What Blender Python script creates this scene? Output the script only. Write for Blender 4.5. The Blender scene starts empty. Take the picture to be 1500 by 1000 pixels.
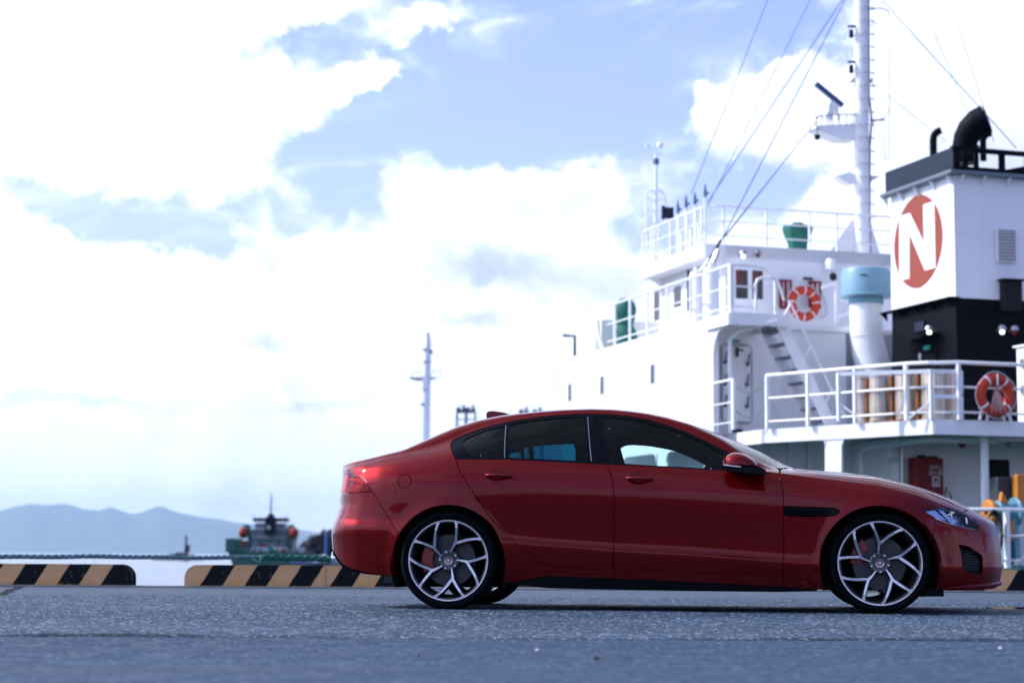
import bpy, bmesh, math, random
import numpy as np
from mathutils import Vector, Matrix
from mathutils.geometry import delaunay_2d_cdt
C = bpy.context.scene.collection
scn = bpy.context.scene
rad = math.radians
rng = random.Random(7)

# ------------------------------------------------------------------ camera
F, CX, CY = 2900.0, 750.0, 500.0            # focal length and centre in photo pixels (1500 x 1000)
CAM = Vector((0, 0, .36))
PITCH, ROLL = math.atan(313.6 / F), rad(.355)
fwd = Vector((0, math.cos(PITCH), math.sin(PITCH)))
r0 = Vector((1, 0, 0)); u0 = r0.cross(fwd)
RT = math.cos(ROLL) * r0 + math.sin(ROLL) * u0
UP = RT.cross(fwd)
cam = bpy.data.cameras.new('camera'); camo = bpy.data.objects.new('camera', cam); C.objects.link(camo)
camo.matrix_world = Matrix(((RT.x, UP.x, -fwd.x, CAM.x), (RT.y, UP.y, -fwd.y, CAM.y), (RT.z, UP.z, -fwd.z, CAM.z), (0, 0, 0, 1)))
cam.sensor_width = 36; cam.lens = 36 * F / 1500; cam.clip_end = 90000; cam.clip_start = .1
cam.dof.use_dof = True; cam.dof.focus_distance = 13.0; cam.dof.aperture_fstop = 2.5; cam.dof.aperture_blades = 9
scn.camera = camo

# ------------------------------------------------------------------ sun, sky, exposure
SUN_EL, SUN_AZ = rad(40), rad(-83)           # azimuth from +Y towards +X
sdir = Vector((math.sin(SUN_AZ) * math.cos(SUN_EL), math.cos(SUN_AZ) * math.cos(SUN_EL), math.sin(SUN_EL)))
sl = bpy.data.lights.new('sun', 'SUN'); sl.energy = 3.2; sl.angle = rad(.6); sl.color = (1, .975, .95)
so = bpy.data.objects.new('sun', sl); C.objects.link(so)
so.rotation_euler = sdir.to_track_quat('Z', 'Y').to_euler(); so.location = sdir * 100

world = bpy.data.worlds.new('World'); scn.world = world; world.use_nodes = True
wt = world.node_tree; wt.nodes.clear()


class NT:
    """tiny node-building helper: every method returns an output socket"""
    def __init__(s, tree): s.t = tree
    def new(s, typ, **kw):
        n = s.t.nodes.new(typ)
        for k, v in kw.items(): setattr(n, k, v)
        return n
    def put(s, sock, v):
        if isinstance(v, bpy.types.NodeSocket): s.t.links.new(v, sock)
        elif v is not None: sock.default_value = v
    def m(s, op, a, b=None, c=None, clamp=False):
        n = s.new('ShaderNodeMath', operation=op, use_clamp=clamp)
        for i, v in enumerate((a, b, c)): s.put(n.inputs[i], v)
        return n.outputs[0]
    def vm(s, op, a, b=None):
        n = s.new('ShaderNodeVectorMath', operation=op)
        s.put(n.inputs[0], a); s.put(n.inputs[1], b)
        return n.outputs[1] if op in ('DOT_PRODUCT', 'LENGTH') else n.outputs[0]
    def noise(s, vec, scale, detail=4, rough=.5, dist=0, color=False):
        n = s.new('ShaderNodeTexNoise'); s.put(n.inputs['Vector'], vec)
        n.inputs['Scale'].default_value = scale; n.inputs['Detail'].default_value = detail
        n.inputs['Roughness'].default_value = rough; n.inputs['Distortion'].default_value = dist
        return n.outputs['Color' if color else 'Fac']
    def voro(s, vec, scale, out='Distance', feature='F1'):
        n = s.new('ShaderNodeTexVoronoi', feature=feature); s.put(n.inputs['Vector'], vec)
        n.inputs['Scale'].default_value = scale
        return n.outputs[out]
    def ramp(s, fac, lo, hi, a=0.0, b=1.0, smooth=True):
        n = s.new('ShaderNodeMapRange', interpolation_type='SMOOTHSTEP' if smooth else 'LINEAR')
        s.put(n.inputs[0], fac)
        for i, v in enumerate((lo, hi, a, b)): n.inputs[i + 1].default_value = v
        return n.outputs[0]
    def mix(s, fac, a, b, mode='MIX'):
        n = s.new('ShaderNodeMix', data_type='RGBA', blend_type=mode)
        s.put(n.inputs[0], fac); s.put(n.inputs[6], col(a)); s.put(n.inputs[7], col(b))
        return n.outputs[2]
    def sep(s, vec):
        n = s.new('ShaderNodeSeparateXYZ'); s.put(n.inputs[0], vec); return n.outputs
    def comb(s, x, y, z):
        n = s.new('ShaderNodeCombineXYZ')
        for i, v in enumerate((x, y, z)): s.put(n.inputs[i], v)
        return n.outputs[0]
    def bump(s, h, strength=.3, dist=.01):
        n = s.new('ShaderNodeBump'); n.inputs['Strength'].default_value = strength; n.inputs['Distance'].default_value = dist
        s.put(n.inputs['Height'], h); return n.outputs[0]


def col(c):
    return tuple(c) + (1.0,) if isinstance(c, (tuple, list)) and len(c) == 3 else c


def build_sky():
    N = NT(wt)
    out = N.new('ShaderNodeOutputWorld'); bg = N.new('ShaderNodeBackground'); bg.inputs['Strength'].default_value = .15
    sky = N.new('ShaderNodeTexSky', sky_type='NISHITA', sun_disc=False, sun_elevation=SUN_EL, sun_rotation=SUN_AZ)
    sky.air_density = 1.0; sky.dust_density = .6; sky.ozone_density = 1.5
    d = N.new('ShaderNodeTexCoord').outputs['Generated']
    d = N.vm('NORMALIZE', d)
    x, y, z = N.sep(d)
    az = N.m('ARCTAN2', x, y); el = N.m('ARCSINE', z)
    # ragged edges: the directions are bent by noise before the cloud masses are looked up
    w1 = N.sep(N.noise(d, 16, 6, .62, 0, True)); w2 = N.sep(N.noise(d, 70, 5, .6, 0, True))
    def warp(c, i, a1, a2):
        t = N.m('MULTIPLY_ADD', N.m('SUBTRACT', w1[i], .5), a1, c)
        return N.m('MULTIPLY_ADD', N.m('SUBTRACT', w2[i], .5), a2, t)
    waz, wel = warp(az, 0, .085, .028), warp(el, 1, .05, .020)
    def blob(px, py, sx, sy, rot=0, amp=1.0, U=waz, V=wel):
        cu, cv = math.atan((px - 750) / 2900), math.atan((813 - py) / 2900)
        du, dv = N.m('SUBTRACT', U, cu), N.m('SUBTRACT', V, cv)
        c_, s_ = math.cos(rad(rot)), math.sin(rad(rot))
        a = N.m('MULTIPLY', N.m('ADD', N.m('MULTIPLY', du, c_), N.m('MULTIPLY', dv, s_)), 2900 / sx)
        b = N.m('MULTIPLY', N.m('SUBTRACT', N.m('MULTIPLY', dv, c_), N.m('MULTIPLY', du, s_)), 2900 / sy)
        r2 = N.m('ADD', N.m('MULTIPLY', a, a), N.m('MULTIPLY', b, b))
        return N.m('MULTIPLY', N.m('POWER', math.e, N.m('MULTIPLY', r2, -1.0)), amp)
    def total(items):
        t = items[0]
        for i in items[1:]: t = N.m('ADD', t, i)
        return t
    holes = total([blob(700, 95, 250, 115, 0, 1.15), blob(470, 255, 110, 48, -20, 1.0), blob(120, 315, 140, 22, -10, .85),
                   blob(250, 352, 130, 20, -8, .8), blob(900, 110, 210, 130, 0, 1.2), blob(1130, 45, 150, 75, 0, 1.0),
                   blob(1010, 300, 120, 55, 10, .85), blob(1150, 265, 110, 40, 0, .75), blob(430, 60, 60, 20, 20, .5),
                   blob(610, 175, 170, 40, 15, .9), blob(350, 325, 120, 24, 0, .6)])
    puffs = total([blob(1100, 150, 75, 60, 0, 1.0), blob(1190, 130, 80, 50, 0, .8), blob(1035, 150, 30, 35, 0, .7),
                   blob(525, 112, 66, 24, 24, 1.9), blob(640, 14, 110, 22, 12, .9), blob(1220, 285, 70, 42, 0, .8),
                   blob(1400, 140, 120, 110, 0, 1.0), blob(860, 175, 70, 16, 8, .35), blob(820, 268, 220, 58, 0, .6),
                   blob(390, 200, 90, 60, 0, .6), blob(330, 20, 130, 40, 0, .35)])
    front = N.ramp(N.m('SQRT', N.m('ADD', N.m('MULTIPLY', az, az), N.m('MULTIPLY', el, el))), .45, .95)
    low = N.m('MULTIPLY', N.m('SUBTRACT', N.noise(d, 2.2, 4, .55, .4), .53), N.m('MULTIPLY', front, 5.5))
    fb = N.m('MULTIPLY', N.m('SUBTRACT', N.noise(d, 30, 9, .66, .5), .5), 1.35)
    away = N.m('MULTIPLY', front, N.ramp(N.vm('DOT_PRODUCT', d, tuple(sdir)), -.5, .25, -.55, .1))   # clearer, bluer sky opposite the sun
    den = N.m('ADD', N.m('ADD', N.m('ADD', N.m('SUBTRACT', puffs, holes), low), away), N.m('ADD', fb, .42))
    mask = N.ramp(den, -.14, .44)
    # thin wind-drawn wisps across the blue
    wv = N.vm('MULTIPLY', d, (1.0, 1.0, 2.6))
    wisp = N.m('MULTIPLY', N.ramp(N.noise(wv, 9, 9, .68, 1.2), .47, .80), N.ramp(den, -1.3, -.1, .1, .85))
    mask = N.m('MAXIMUM', mask, wisp)
    # cloud brightness: brighter towards the sun, grey undersides
    toward = N.m('MAXIMUM', N.vm('DOT_PRODUCT', d, tuple(sdir)), 0)
    glow = N.m('MULTIPLY_ADD', N.m('POWER', toward, 4), 18.0, N.ramp(N.vm('DOT_PRODUCT', d, tuple(sdir)), -.45, .14, 1.6, 7.0))
    grey = total([blob(725, 392, 115, 26, -6, .42), blob(395, 487, 60, 11, 0, .25), blob(695, 470, 60, 14, -12, .26),
                  blob(1490, 290, 80, 70, 0, .36), blob(480, 598, 90, 10, 0, .20), blob(120, 605, 160, 9, 0, .18), blob(880, 425, 90, 30, 10, .2), blob(1150, 235, 60, 14, 0, .25)])
    dep = N.m('MULTIPLY', N.ramp(N.noise(d, 13, 7, .6, .3), .42, .74), N.ramp(den, .15, .7, 0, .30))
    shade = N.m('SUBTRACT', 1.0, N.m('ADD', N.m('ADD', grey, dep), N.m('MULTIPLY', N.noise(d, 5, 5, .6), N.m('MULTIPLY', front, .45))))
    val = N.m('MULTIPLY', N.m('MULTIPLY', glow, shade), N.ramp(el, .28, .85, 1.0, .40))   # overhead one sees the shaded cloud bases
    cloud = N.vm('MULTIPLY', N.comb(val, val, val), N.mix(N.m('MULTIPLY', grey, 1.6, clamp=True), (.92, .99, 1.26), (.70, .80, 1.05)))
    cloud = N.mix(N.ramp(y, -.5, .15, .75, 0), cloud, N.vm('MULTIPLY', cloud, (.78, .92, 1.12)))
    veil = N.ramp(el, .0, .25, .62, .05)          # thin high haze pales the blue
    veil = N.m('MULTIPLY', veil, N.ramp(N.vm('DOT_PRODUCT', d, tuple(sdir)), -.5, .1, .15, 1.0))
    blue = N.mix(veil, N.vm('MULTIPLY', sky.outputs[0], (1.04, .92, 1.38)), (2.9, 3.25, 5.4))
    c = N.mix(mask, blue, cloud)
    wt.links.new(c, bg.inputs['Color']); wt.links.new(bg.outputs[0], out.inputs[0])


build_sky()
world.cycles.sampling_method = 'MANUAL'; world.cycles.sample_map_resolution = 1024
scn.view_settings.view_transform = 'Standard'; scn.view_settings.look = 'None'
scn.view_settings.exposure = .55; scn.view_settings.gamma = 1; scn.view_settings.use_curve_mapping = False
scn.render.engine = 'CYCLES'
scn.cycles.use_denoising = True; scn.cycles.max_bounces = 10; scn.cycles.transparent_max_bounces = 16
scn.cycles.transmission_bounces = 8; scn.cycles.sample_clamp_indirect = 8; scn.cycles.caustics_reflective = False
scn.cycles.caustics_refractive = False


# ------------------------------------------------------------------ pixel -> place
def ray(px, py): return fwd + RT * ((px - CX) / F) + UP * ((CY - py) / F)
def at(px, py, Y): d = ray(px, py); return CAM + d * (Y / d.y)
def atz(px, py, z): d = ray(px, py); return CAM + d * ((z - CAM.z) / d.z)


# ------------------------------------------------------------------ object helpers
def tag(o, label=None, cat=None, group=None, kind=None):
    for k, v in (('label', label), ('category', cat), ('group', group), ('kind', kind)):
        if v: o[k] = v
    return o


def thing(name, label, cat, loc=(0, 0, 0), rz=0, group=None, parent=None):
    o = bpy.data.objects.new(name, None); C.objects.link(o); o.location = loc; o.rotation_euler = (0, 0, rz)
    o.empty_display_size = .2
    if parent is not None: o.parent = parent
    return tag(o, label, cat, group)


def link(name, me, parent=None, loc=None):
    o = bpy.data.objects.new(name, me); C.objects.link(o)
    if parent is not None: o.parent = parent
    if loc is not None: o.location = loc
    return o


def copy_tree(o, parent=None):
    c = o.copy(); C.objects.link(c)
    if parent is not None: c.parent = parent
    for ch in list(o.children): copy_tree(ch, c)
    return c


class MB:
    """mesh builder: collects simple solids, build() links them as one object"""
    def __init__(s): s.v = []; s.f = []; s.sm = []; s.mi = []; s.cur = 0
    def add(s, vs, fs, smooth=False):
        b = len(s.v); s.v += [tuple(v) for v in vs]
        for f in fs: s.f.append([i + b for i in f]); s.sm.append(smooth); s.mi.append(s.cur)
        return s
    def box(s, c, d, rz=0, ch=0.0, M=None):
        """box centred at c with full sizes d, optional chamfer on all edges"""
        x, y, z = (k / 2 for k in d); vs = []; fs = []
        if ch <= 0:
            vs = [(sx * x, sy * y, sz * z) for sx in (-1, 1) for sy in (-1, 1) for sz in (-1, 1)]
            fs = [(0, 1, 3, 2), (4, 6, 7, 5), (0, 4, 5, 1), (2, 3, 7, 6), (0, 2, 6, 4), (1, 5, 7, 3)]
        else:
            bm = bmesh.new(); bmesh.ops.create_cube(bm, size=1)
            for v in bm.verts: v.co = Vector((v.co.x * d[0], v.co.y * d[1], v.co.z * d[2]))
            bmesh.ops.bevel(bm, geom=bm.edges[:], offset=ch, segments=2, affect='EDGES', profile=.6)
            bm.verts.index_update(); vs = [v.co.copy() for v in bm.verts]; fs = [[v.index for v in f.verts] for f in bm.faces]; bm.free()
        R = Matrix.Rotation(rz, 3, 'Z') if M is None else M
        s.add([R @ Vector(v) + Vector(c) for v in vs], fs); return s
    def prism(s, poly, axis_vec, smooth=False):
        """poly: 3D points; extruded by axis_vec"""
        n = len(poly); a = [Vector(p) for p in poly]; b = [p + Vector(axis_vec) for p in a]
        nrm = Vector()
        for i in range(n): nrm += a[i].cross(a[(i + 1) % n])
        if nrm.dot(Vector(axis_vec)) > 0: a, b = b, a
        fs = [list(range(n)), list(range(2 * n - 1, n - 1, -1))] + [[i, n + i, n + (i + 1) % n, (i + 1) % n] for i in range(n)]
        s.add(a + b, [f[::-1] if k >= 2 else f for k, f in enumerate(fs)]); return s
    def tube(s, pts, r, n=8, cap=True, closed=False):
        pts = [Vector(p) for p in pts]; m = len(pts); rs = r if isinstance(r, (list, tuple)) else [r] * m
        vs = []; fs = []; prev = None
        for i, p in enumerate(pts):
            if closed: t = pts[(i + 1) % m] - pts[i - 1]
            else: t = pts[min(i + 1, m - 1)] - pts[max(i - 1, 0)]
            t.normalize()
            if prev is None:
                a = Vector((0, 0, 1)) if abs(t.z) < .9 else Vector((1, 0, 0))
                prev = (a - t * a.dot(t)).normalized()
            else: prev = (prev - t * prev.dot(t)).normalized()
            q = t.cross(prev)
            for k in range(n):
                an = 2 * math.pi * k / n
                vs.append(p + (prev * math.cos(an) + q * math.sin(an)) * rs[i])
        for i in range(m if closed else m - 1):
            j = (i + 1) % m
            for k in range(n):
                k2 = (k + 1) % n
                fs.append((i * n + k, i * n + k2, j * n + k2, j * n + k))
        s.add(vs, fs, True)
        if cap and not closed:
            b = len(s.v) - len(vs)
            for fr in (list(range(n - 1, -1, -1)), list(range((m - 1) * n, m * n))):
                s.f.append([b + i for i in fr]); s.sm.append(False); s.mi.append(s.cur)
        return s
    def bar(s, p, q, w, h=None, up=(0, 0, 1)):
        """rectangular bar from p to q"""
        p, q = Vector(p), Vector(q); h = w if h is None else h; t = (q - p).normalized()
        u = Vector(up) if abs(t.dot(Vector(up))) < .95 else Vector((1, 0, 0))
        a = t.cross(u).normalized(); b = a.cross(t)
        s.prism([p + a * (sx * w / 2) + b * (sy * h / 2) for sx, sy in ((-1, -1), (1, -1), (1, 1), (-1, 1))], q - p); return s
    def lathe(s, prof, c, axis='Z', n=24, smooth=True, frac=1.0, a0=0.0):
        """prof: (radius, height) pairs revolved about the axis through c"""
        vs = []; fs = []; m = len(prof); full = frac >= 1; cnt = n if full else n + 1
        for k in range(cnt):
            an = a0 + 2 * math.pi * frac * k / n; ca, sa = math.cos(an), math.sin(an)
            for r, h in prof:
                p = {'Z': (r * ca, r * sa, h), 'Y': (r * ca, h, r * sa), 'X': (h, r * ca, r * sa)}[axis]
                vs.append(Vector(p) + Vector(c))
        for k in range(n):
            k2 = (k + 1) % n if full else k + 1
            for i in range(m - 1):
                f = (k * m + i, k2 * m + i, k2 * m + i + 1, k * m + i + 1)
                fs.append(f if axis != 'Y' else f[::-1])
        s.add(vs, fs, smooth); return s
    def mat(s, i): s.cur = i; return s
    def build(s, name, mats, parent=None, loc=None, sharp=35):
        me = bpy.data.meshes.new(name); me.from_pydata(s.v, [], s.f)
        for m in (mats if isinstance(mats, (list, tuple)) else [mats]): me.materials.append(m)
        me.polygons.foreach_set('use_smooth', s.sm); me.polygons.foreach_set('material_index', s.mi)
        me.update()
        if any(s.sm):
            try: me.set_sharp_from_angle(angle=rad(sharp))
            except Exception: pass
        return link(name, me, parent, loc)


def text_mesh(name, body, size, depth, m, parent, align='LEFT'):
    c = bpy.data.curves.new(name, 'FONT'); c.body = body; c.size = size; c.extrude = depth; c.align_x = align
    o = bpy.data.objects.new(name, c); me = bpy.data.meshes.new_from_object(o); bpy.data.objects.remove(o); me.materials.clear(); me.materials.append(m)
    return link(name, me, parent)


# ------------------------------------------------------------------ materials
def new_mat(name):
    m = bpy.data.materials.new(name); m.use_nodes = True; t = m.node_tree
    b = t.nodes['Principled BSDF']; return m, NT(t), b


def paint(name, base, rough=.5, metal=0.0, var=.12, scale=3.0, coat=0.0, bump=0.0, bscale=60, spec=.5, dirt=None, dscale=1.5, damt=.5):
    """a surface with gentle colour variation, optional stains and fine relief"""
    m, N, b = new_mat(name)
    d = N.new('ShaderNodeTexCoord').outputs['Object']
    n1 = N.noise(d, scale, 5, .6); v = N.ramp(n1, .25, .75, 1 - var, 1 + var, False)
    c = N.vm('MULTIPLY', N.comb(v, v, v), tuple(base))
    if dirt:
        st = N.noise(N.vm('MULTIPLY', d, (1, 1, .22)), dscale, 6, .65)
        c = N.mix(N.m('MULTIPLY', N.ramp(st, .54, .78), damt), c, dirt)
    N.put(b.inputs['Base Color'], c)
    N.put(b.inputs['Roughness'], N.ramp(N.noise(d, scale * 3, 3), .2, .8, max(rough - .07, .02), min(rough + .07, 1), False))
    b.inputs['Metallic'].default_value = metal; b.inputs['Specular IOR Level'].default_value = spec
    b.inputs['Coat Weight'].default_value = coat; b.inputs['Coat Roughness'].default_value = .03
    if bump: N.put(b.inputs['Normal'], N.bump(N.noise(d, bscale, 4, .6), bump, .01))
    return m
# ================================================================== ground, water, hills
def asphalt():
    m, N, b = new_mat('worn_asphalt')
    d = N.new('ShaderNodeTexCoord').outputs['Object']
    big = N.noise(N.vm('MULTIPLY', d, (.35, 1, 1)), .7, 5, .6); mid = N.noise(d, 6, 5, .6); fine = N.noise(d, 34, 5, .72)
    vo = N.voro(d, 62, 'Color'); vr = N.sep(vo)[0]
    c = N.mix(N.ramp(big, .35, .7), (.016, .039, .075), (.034, .071, .126))
    c = N.mix(N.ramp(mid, .3, .75, 0, .45), c, (.017, .034, .060))
    c = N.mix(N.ramp(fine, .56, .70, 0, .8), c, (.13, .178, .24))
    c = N.mix(N.ramp(vr, .80, .93, 0, .85), c, (.24, .28, .335))
    c = N.mix(N.ramp(vr, .0, .2, .9, 0), c, (.02, .023, .03))
    y = N.sep(d)[1]
    near = N.ramp(N.m('ADD', y, N.m('MULTIPLY', N.noise(d, 2.5, 3), .12)), 8.88, 8.98)      # the nearer pour is finer and darker
    c = N.mix(N.m('MULTIPLY', N.m('SUBTRACT', 1.0, near), .62), c, (.017, .046, .092))
    # tyre rubber, oil drips and damp patches
    tr = N.ramp(N.noise(N.vm('MULTIPLY', d, (.12, 2.2, 1)), 1.1, 4, .6), .56, .70, 0, .5); c = N.mix(tr, c, (.014, .022, .034))
    oil = N.ramp(N.noise(d, 1.9, 3, .5, .6), .70, .78, 0, .6); c = N.mix(oil, c, (.010, .014, .022))
    c = N.mix(N.m('MULTIPLY', N.new('ShaderNodeAttribute', attribute_name='crack_tar').outputs['Fac'], .9), c, (.005, .007, .011))   # old tar in the cracks
    # the concrete apron along the quay edge is smoother and paler
    ap = N.ramp(N.m('ADD', y, N.m('MULTIPLY', N.noise(d, 1.2, 4), .5)), 17.6, 18.3)
    c = N.mix(N.m('MULTIPLY', ap, .6), c, N.mix(N.noise(N.vm('MULTIPLY', d, (.25, 1.5, 1)), 2.0, 6, .65), (.035, .055, .08), (.10, .13, .165)))
    N.put(b.inputs['Base Color'], c); N.put(b.inputs['Roughness'], N.ramp(mid, .3, .7, .62, .85))
    b.inputs['Specular IOR Level'].default_value = .2
    N.put(b.inputs['Normal'], N.bump(N.m('ADD', N.m('MULTIPLY', fine, .6), vr), .55, .006))
    return m


ASPHALT = asphalt()
QY = 21.75                                                            # quay edge
nprng = np.random.default_rng(5)


def vnoise(x, y, seed):
    r = np.random.default_rng(seed); T = r.random((256, 256))
    xi, yi = np.floor(x).astype(int), np.floor(y).astype(int); fx, fy = x - xi, y - yi
    fx, fy = fx * fx * (3 - 2 * fx), fy * fy * (3 - 2 * fy)
    g = lambda i, j: T[i % 256, j % 256]
    return (g(xi, yi) * (1 - fx) + g(xi + 1, yi) * fx) * (1 - fy) + (g(xi, yi + 1) * (1 - fx) + g(xi + 1, yi + 1) * fx) * fy


def ground():
    x0, x1, y0, y1 = -4.6, 5.0, 6.4, 17.2
    xs = np.arange(x0, x1 + 1e-6, .018); ys = np.concatenate([np.arange(y0, 8.0, .03), np.arange(8.0, 14.0, .016), np.arange(14.0, y1 + 1e-6, .03)])
    X, Y = np.meshgrid(xs, ys)
    h = (vnoise(X * 45, Y * 45, 1) - .5) * .0055 + (vnoise(X * 95, Y * 95, 2) - .5) * .004 + (vnoise(X * 3, Y * 3, 3) - .5) * .006 + (vnoise(X * .6, Y * .8, 4) - .5) * .008
    # ragged joint between two pours: the far slab stands a little proud of the near one
    jy = 8.86 + .02 * X + (vnoise(X * 1.2, X * 0 + 3, 6) - .5) * .12 + (vnoise(X * 9, X * 0 + 7, 8) - .5) * .05
    gap = np.clip(vnoise(X * 1.7, X * 0 + 1, 9) * 1.9 - .35, 0, 1)
    dj = Y - jy
    tar = np.clip(gap * np.exp(-(dj / .07) ** 2) * 1.3, 0, 1)
    h += np.where(dj < 0, -.004, .002) - .045 * gap * np.exp(-(dj / .05) ** 2)
    j2 = Y - (9.45 + .03 * X + (vnoise(X * 1.5, X * 0 + 2, 16) - .5) * .3)
    c2 = np.clip(vnoise(X * 2.1, X * 0 + 4, 19) * 2.2 - 1.1, 0, 1) * np.exp(-(j2 / .045) ** 2); tar = np.maximum(tar, c2 * .8)
    h -= .013 * np.clip(vnoise(X * 2.1, X * 0 + 4, 19) * 2.2 - 1.1, 0, 1) * np.exp(-(j2 / .03) ** 2)
    h -= .016 * np.clip(1 - np.hypot((X - 4.3) / 1.5, (Y - 14.95) / .8), 0, 1) ** .7           # hollow that holds the puddle
    e = np.minimum(np.minimum(X - x0, x1 - X), np.minimum(Y - y0, y1 - Y)); h *= np.clip(e / .3, 0, 1)
    ny, nx = X.shape
    V = np.stack([X, Y, h], -1).reshape(-1, 3)
    I = np.arange(nx * ny).reshape(ny, nx)
    Q = np.stack([I[:-1, :-1], I[:-1, 1:], I[1:, 1:], I[1:, :-1]], -1).reshape(-1, 4)
    xa, xb, ya, yb = -90, 90, -60, QY
    o = [(xa, ya, 0), (xb, ya, 0), (xb, yb, 0), (xa, yb, 0), (x0, y0, 0), (x1, y0, 0), (x1, y1, 0), (x0, y1, 0), (xa, yb, -4), (xb, yb, -4)]
    b = len(V); V = np.concatenate([V, np.array(o, float)])
    F_ = [[b, b + 1, b + 5, b + 4], [b + 1, b + 2, b + 6, b + 5], [b + 2, b + 3, b + 7, b + 6], [b + 3, b, b + 4, b + 7], [b + 3, b + 2, b + 9, b + 8]]
    me = bpy.data.meshes.new('quay_ground'); me.from_pydata(V.tolist(), [], Q.tolist() + F_)
    me.materials.append(ASPHALT); me.polygons.foreach_set('use_smooth', [True] * len(Q) + [False] * 5); me.update()
    at_ = me.attributes.new('crack_tar', 'FLOAT', 'POINT'); at_.data.foreach_set('value', np.concatenate([tar.reshape(-1), np.zeros(10)]).astype(np.float32))
    tag(link('ground', me), kind='structure')


ground()
# low concrete coping along the very edge, with a joint near the left-hand stop block
cop = paint('weathered_concrete', (.13, .145, .16), .8, var=.25, scale=5, bump=.4, bscale=40, dirt=(.05, .055, .06), damt=.6)
mb = MB()
for x0, x1 in ((-60, -5.2), (-5.19, -1.0), (-.99, 5.4), (5.41, 60)): mb.box(((x0 + x1) / 2, QY - .2, .006), (x1 - x0, .5, .02), ch=.006)
tag(mb.build('quay_kerb', cop), kind='structure')

# tarred joint running back from the edge at the far left
jt = MB(); p0, p1 = atz(28, 859, 0), atz(-6, 873.5, 0); s_ = (p1 - p0).cross(Vector((0, 0, 1))).normalized(); L_ = []; R_ = []
for i in range(25):
    c = p0.lerp(p1, i / 24) + s_ * rng.uniform(-.02, .02); w = rng.uniform(.03, .06); L_.append(c + s_ * w + Vector((0, 0, .005))); R_.append(c - s_ * w + Vector((0, 0, .005)))
jt.add(L_ + R_, [(i, i + 1, 26 + i, 25 + i) for i in range(24)]); tag(jt.build('tarred_joint', paint('old_tar', (.006, .008, .012), .8, spec=.1)), kind='structure')
pm, N, b = new_mat('rain_puddle'); b.inputs['Base Color'].default_value = (.012, .014, .018, 1); b.inputs['Roughness'].default_value = .04
b.inputs['Specular IOR Level'].default_value = .6
n = 48; vs = [(4.35 + 1.35 * math.cos(a) * (1 + .12 * math.sin(3 * a + 1)), 14.95 + .62 * math.sin(a) * (1 + .2 * math.sin(2 * a)), -.0035) for a in np.linspace(0, 2 * math.pi, n, endpoint=False)]
tag(MB().add(vs, [list(range(n))]).build('puddle', pm), kind='structure')


def sea():
    m, N, b = new_mat('sea_water')
    d = N.new('ShaderNodeTexCoord').outputs['Object']
    b.inputs['Base Color'].default_value = (.02, .045, .06, 1); b.inputs['Roughness'].default_value = .12; b.inputs['IOR'].default_value = 1.33
    w = N.m('ADD', N.noise(d, .9, 5, .6), N.m('MULTIPLY', N.noise(N.vm('MULTIPLY', d, (.3, 1, 1)), .16, 3), 1.5))
    N.put(b.inputs['Normal'], N.bump(w, .35, .25))
    tag(MB().add([(-30000, QY + .02, -1.6), (30000, QY + .02, -1.6), (30000, 38000, -1.6), (-30000, 38000, -1.6)], [(0, 1, 2, 3)]).build('water', m), kind='structure')


sea()


def hills():
    ridge = [(-400, 770), (-250, 755), (-120, 760), (0, 748), (20, 743), (47, 736), (77, 739), (100, 738), (120, 743), (147, 748), (163, 743), (180, 747), (200, 752), (217, 747), (237, 741), (260, 748), (287, 755), (320, 758), (353, 765), (433, 775), (480, 781), (560, 790), (640, 796), (740, 799), (900, 795), (1100, 802), (1500, 800), (1900, 790)]
    Y = 30000.0; px = np.array([r[0] for r in ridge], float); pz = np.array([at(r[0], r[1], Y).z + 1.6 for r in ridge])
    X = np.linspace(-12000, 12000, 300); P = X / Y * F + 750
    top = np.interp(P, px, pz)
    rows = [(-3000, 0.0), (-2500, .03), (-2000, .12), (-1500, .28), (-1000, .46), (-500, .72), (0, 1.0), (800, .75), (1600, .4), (2600, .0)]
    V = []; n = len(X)
    for dy, f in rows:
        rough = (vnoise(X / 560 + dy * .004, X * 0 + dy * .003, 11) - .5) * (300 if 0 < f < 1 else 0) * f + (vnoise(X / 150, X * 0 + dy * .03, 12) - .5) * (80 if f > 0 else 0) * min(f * 2, 1) * (0.35 if f == 1 else 1)
        z = np.maximum(top * f + rough, 0) if f > 0 else top * 0 - 1
        V.append(np.stack([X * (1 + dy / Y), X * 0 + Y + dy, z - 1.6], -1))
    V = np.concatenate(V); Fc = [[r * n + i, r * n + i + 1, (r + 1) * n + i + 1, (r + 1) * n + i] for r in range(len(rows) - 1) for i in range(n - 1)]
    m, N, b = new_mat('wooded_hillside'); d = N.new('ShaderNodeTexCoord').outputs['Object']
    N.put(b.inputs['Base Color'], N.mix(N.ramp(N.noise(d, .004, 6, .6), .35, .65), (.035, .055, .035), (.075, .09, .06))); b.inputs['Roughness'].default_value = .9
    me = bpy.data.meshes.new('hills'); me.from_pydata(V.tolist(), [], Fc); me.materials.append(m)
    me.polygons.foreach_set('use_smooth', [True] * len(Fc)); me.update(); tag(link('hills', me), kind='structure')
    # pale shoreline town
    mb = MB(); r = random.Random(3)
    for i in range(260):
        x = r.uniform(-10000, 1400); mb.box((x, 26900 + r.uniform(0, 200), 8), (r.uniform(25, 90), 40, r.uniform(20, 55)))
    tag(mb.build('shore_town', paint('pale_far_buildings', (.55, .55, .55), .7, var=.3)), kind='stuff')


hills()

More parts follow.
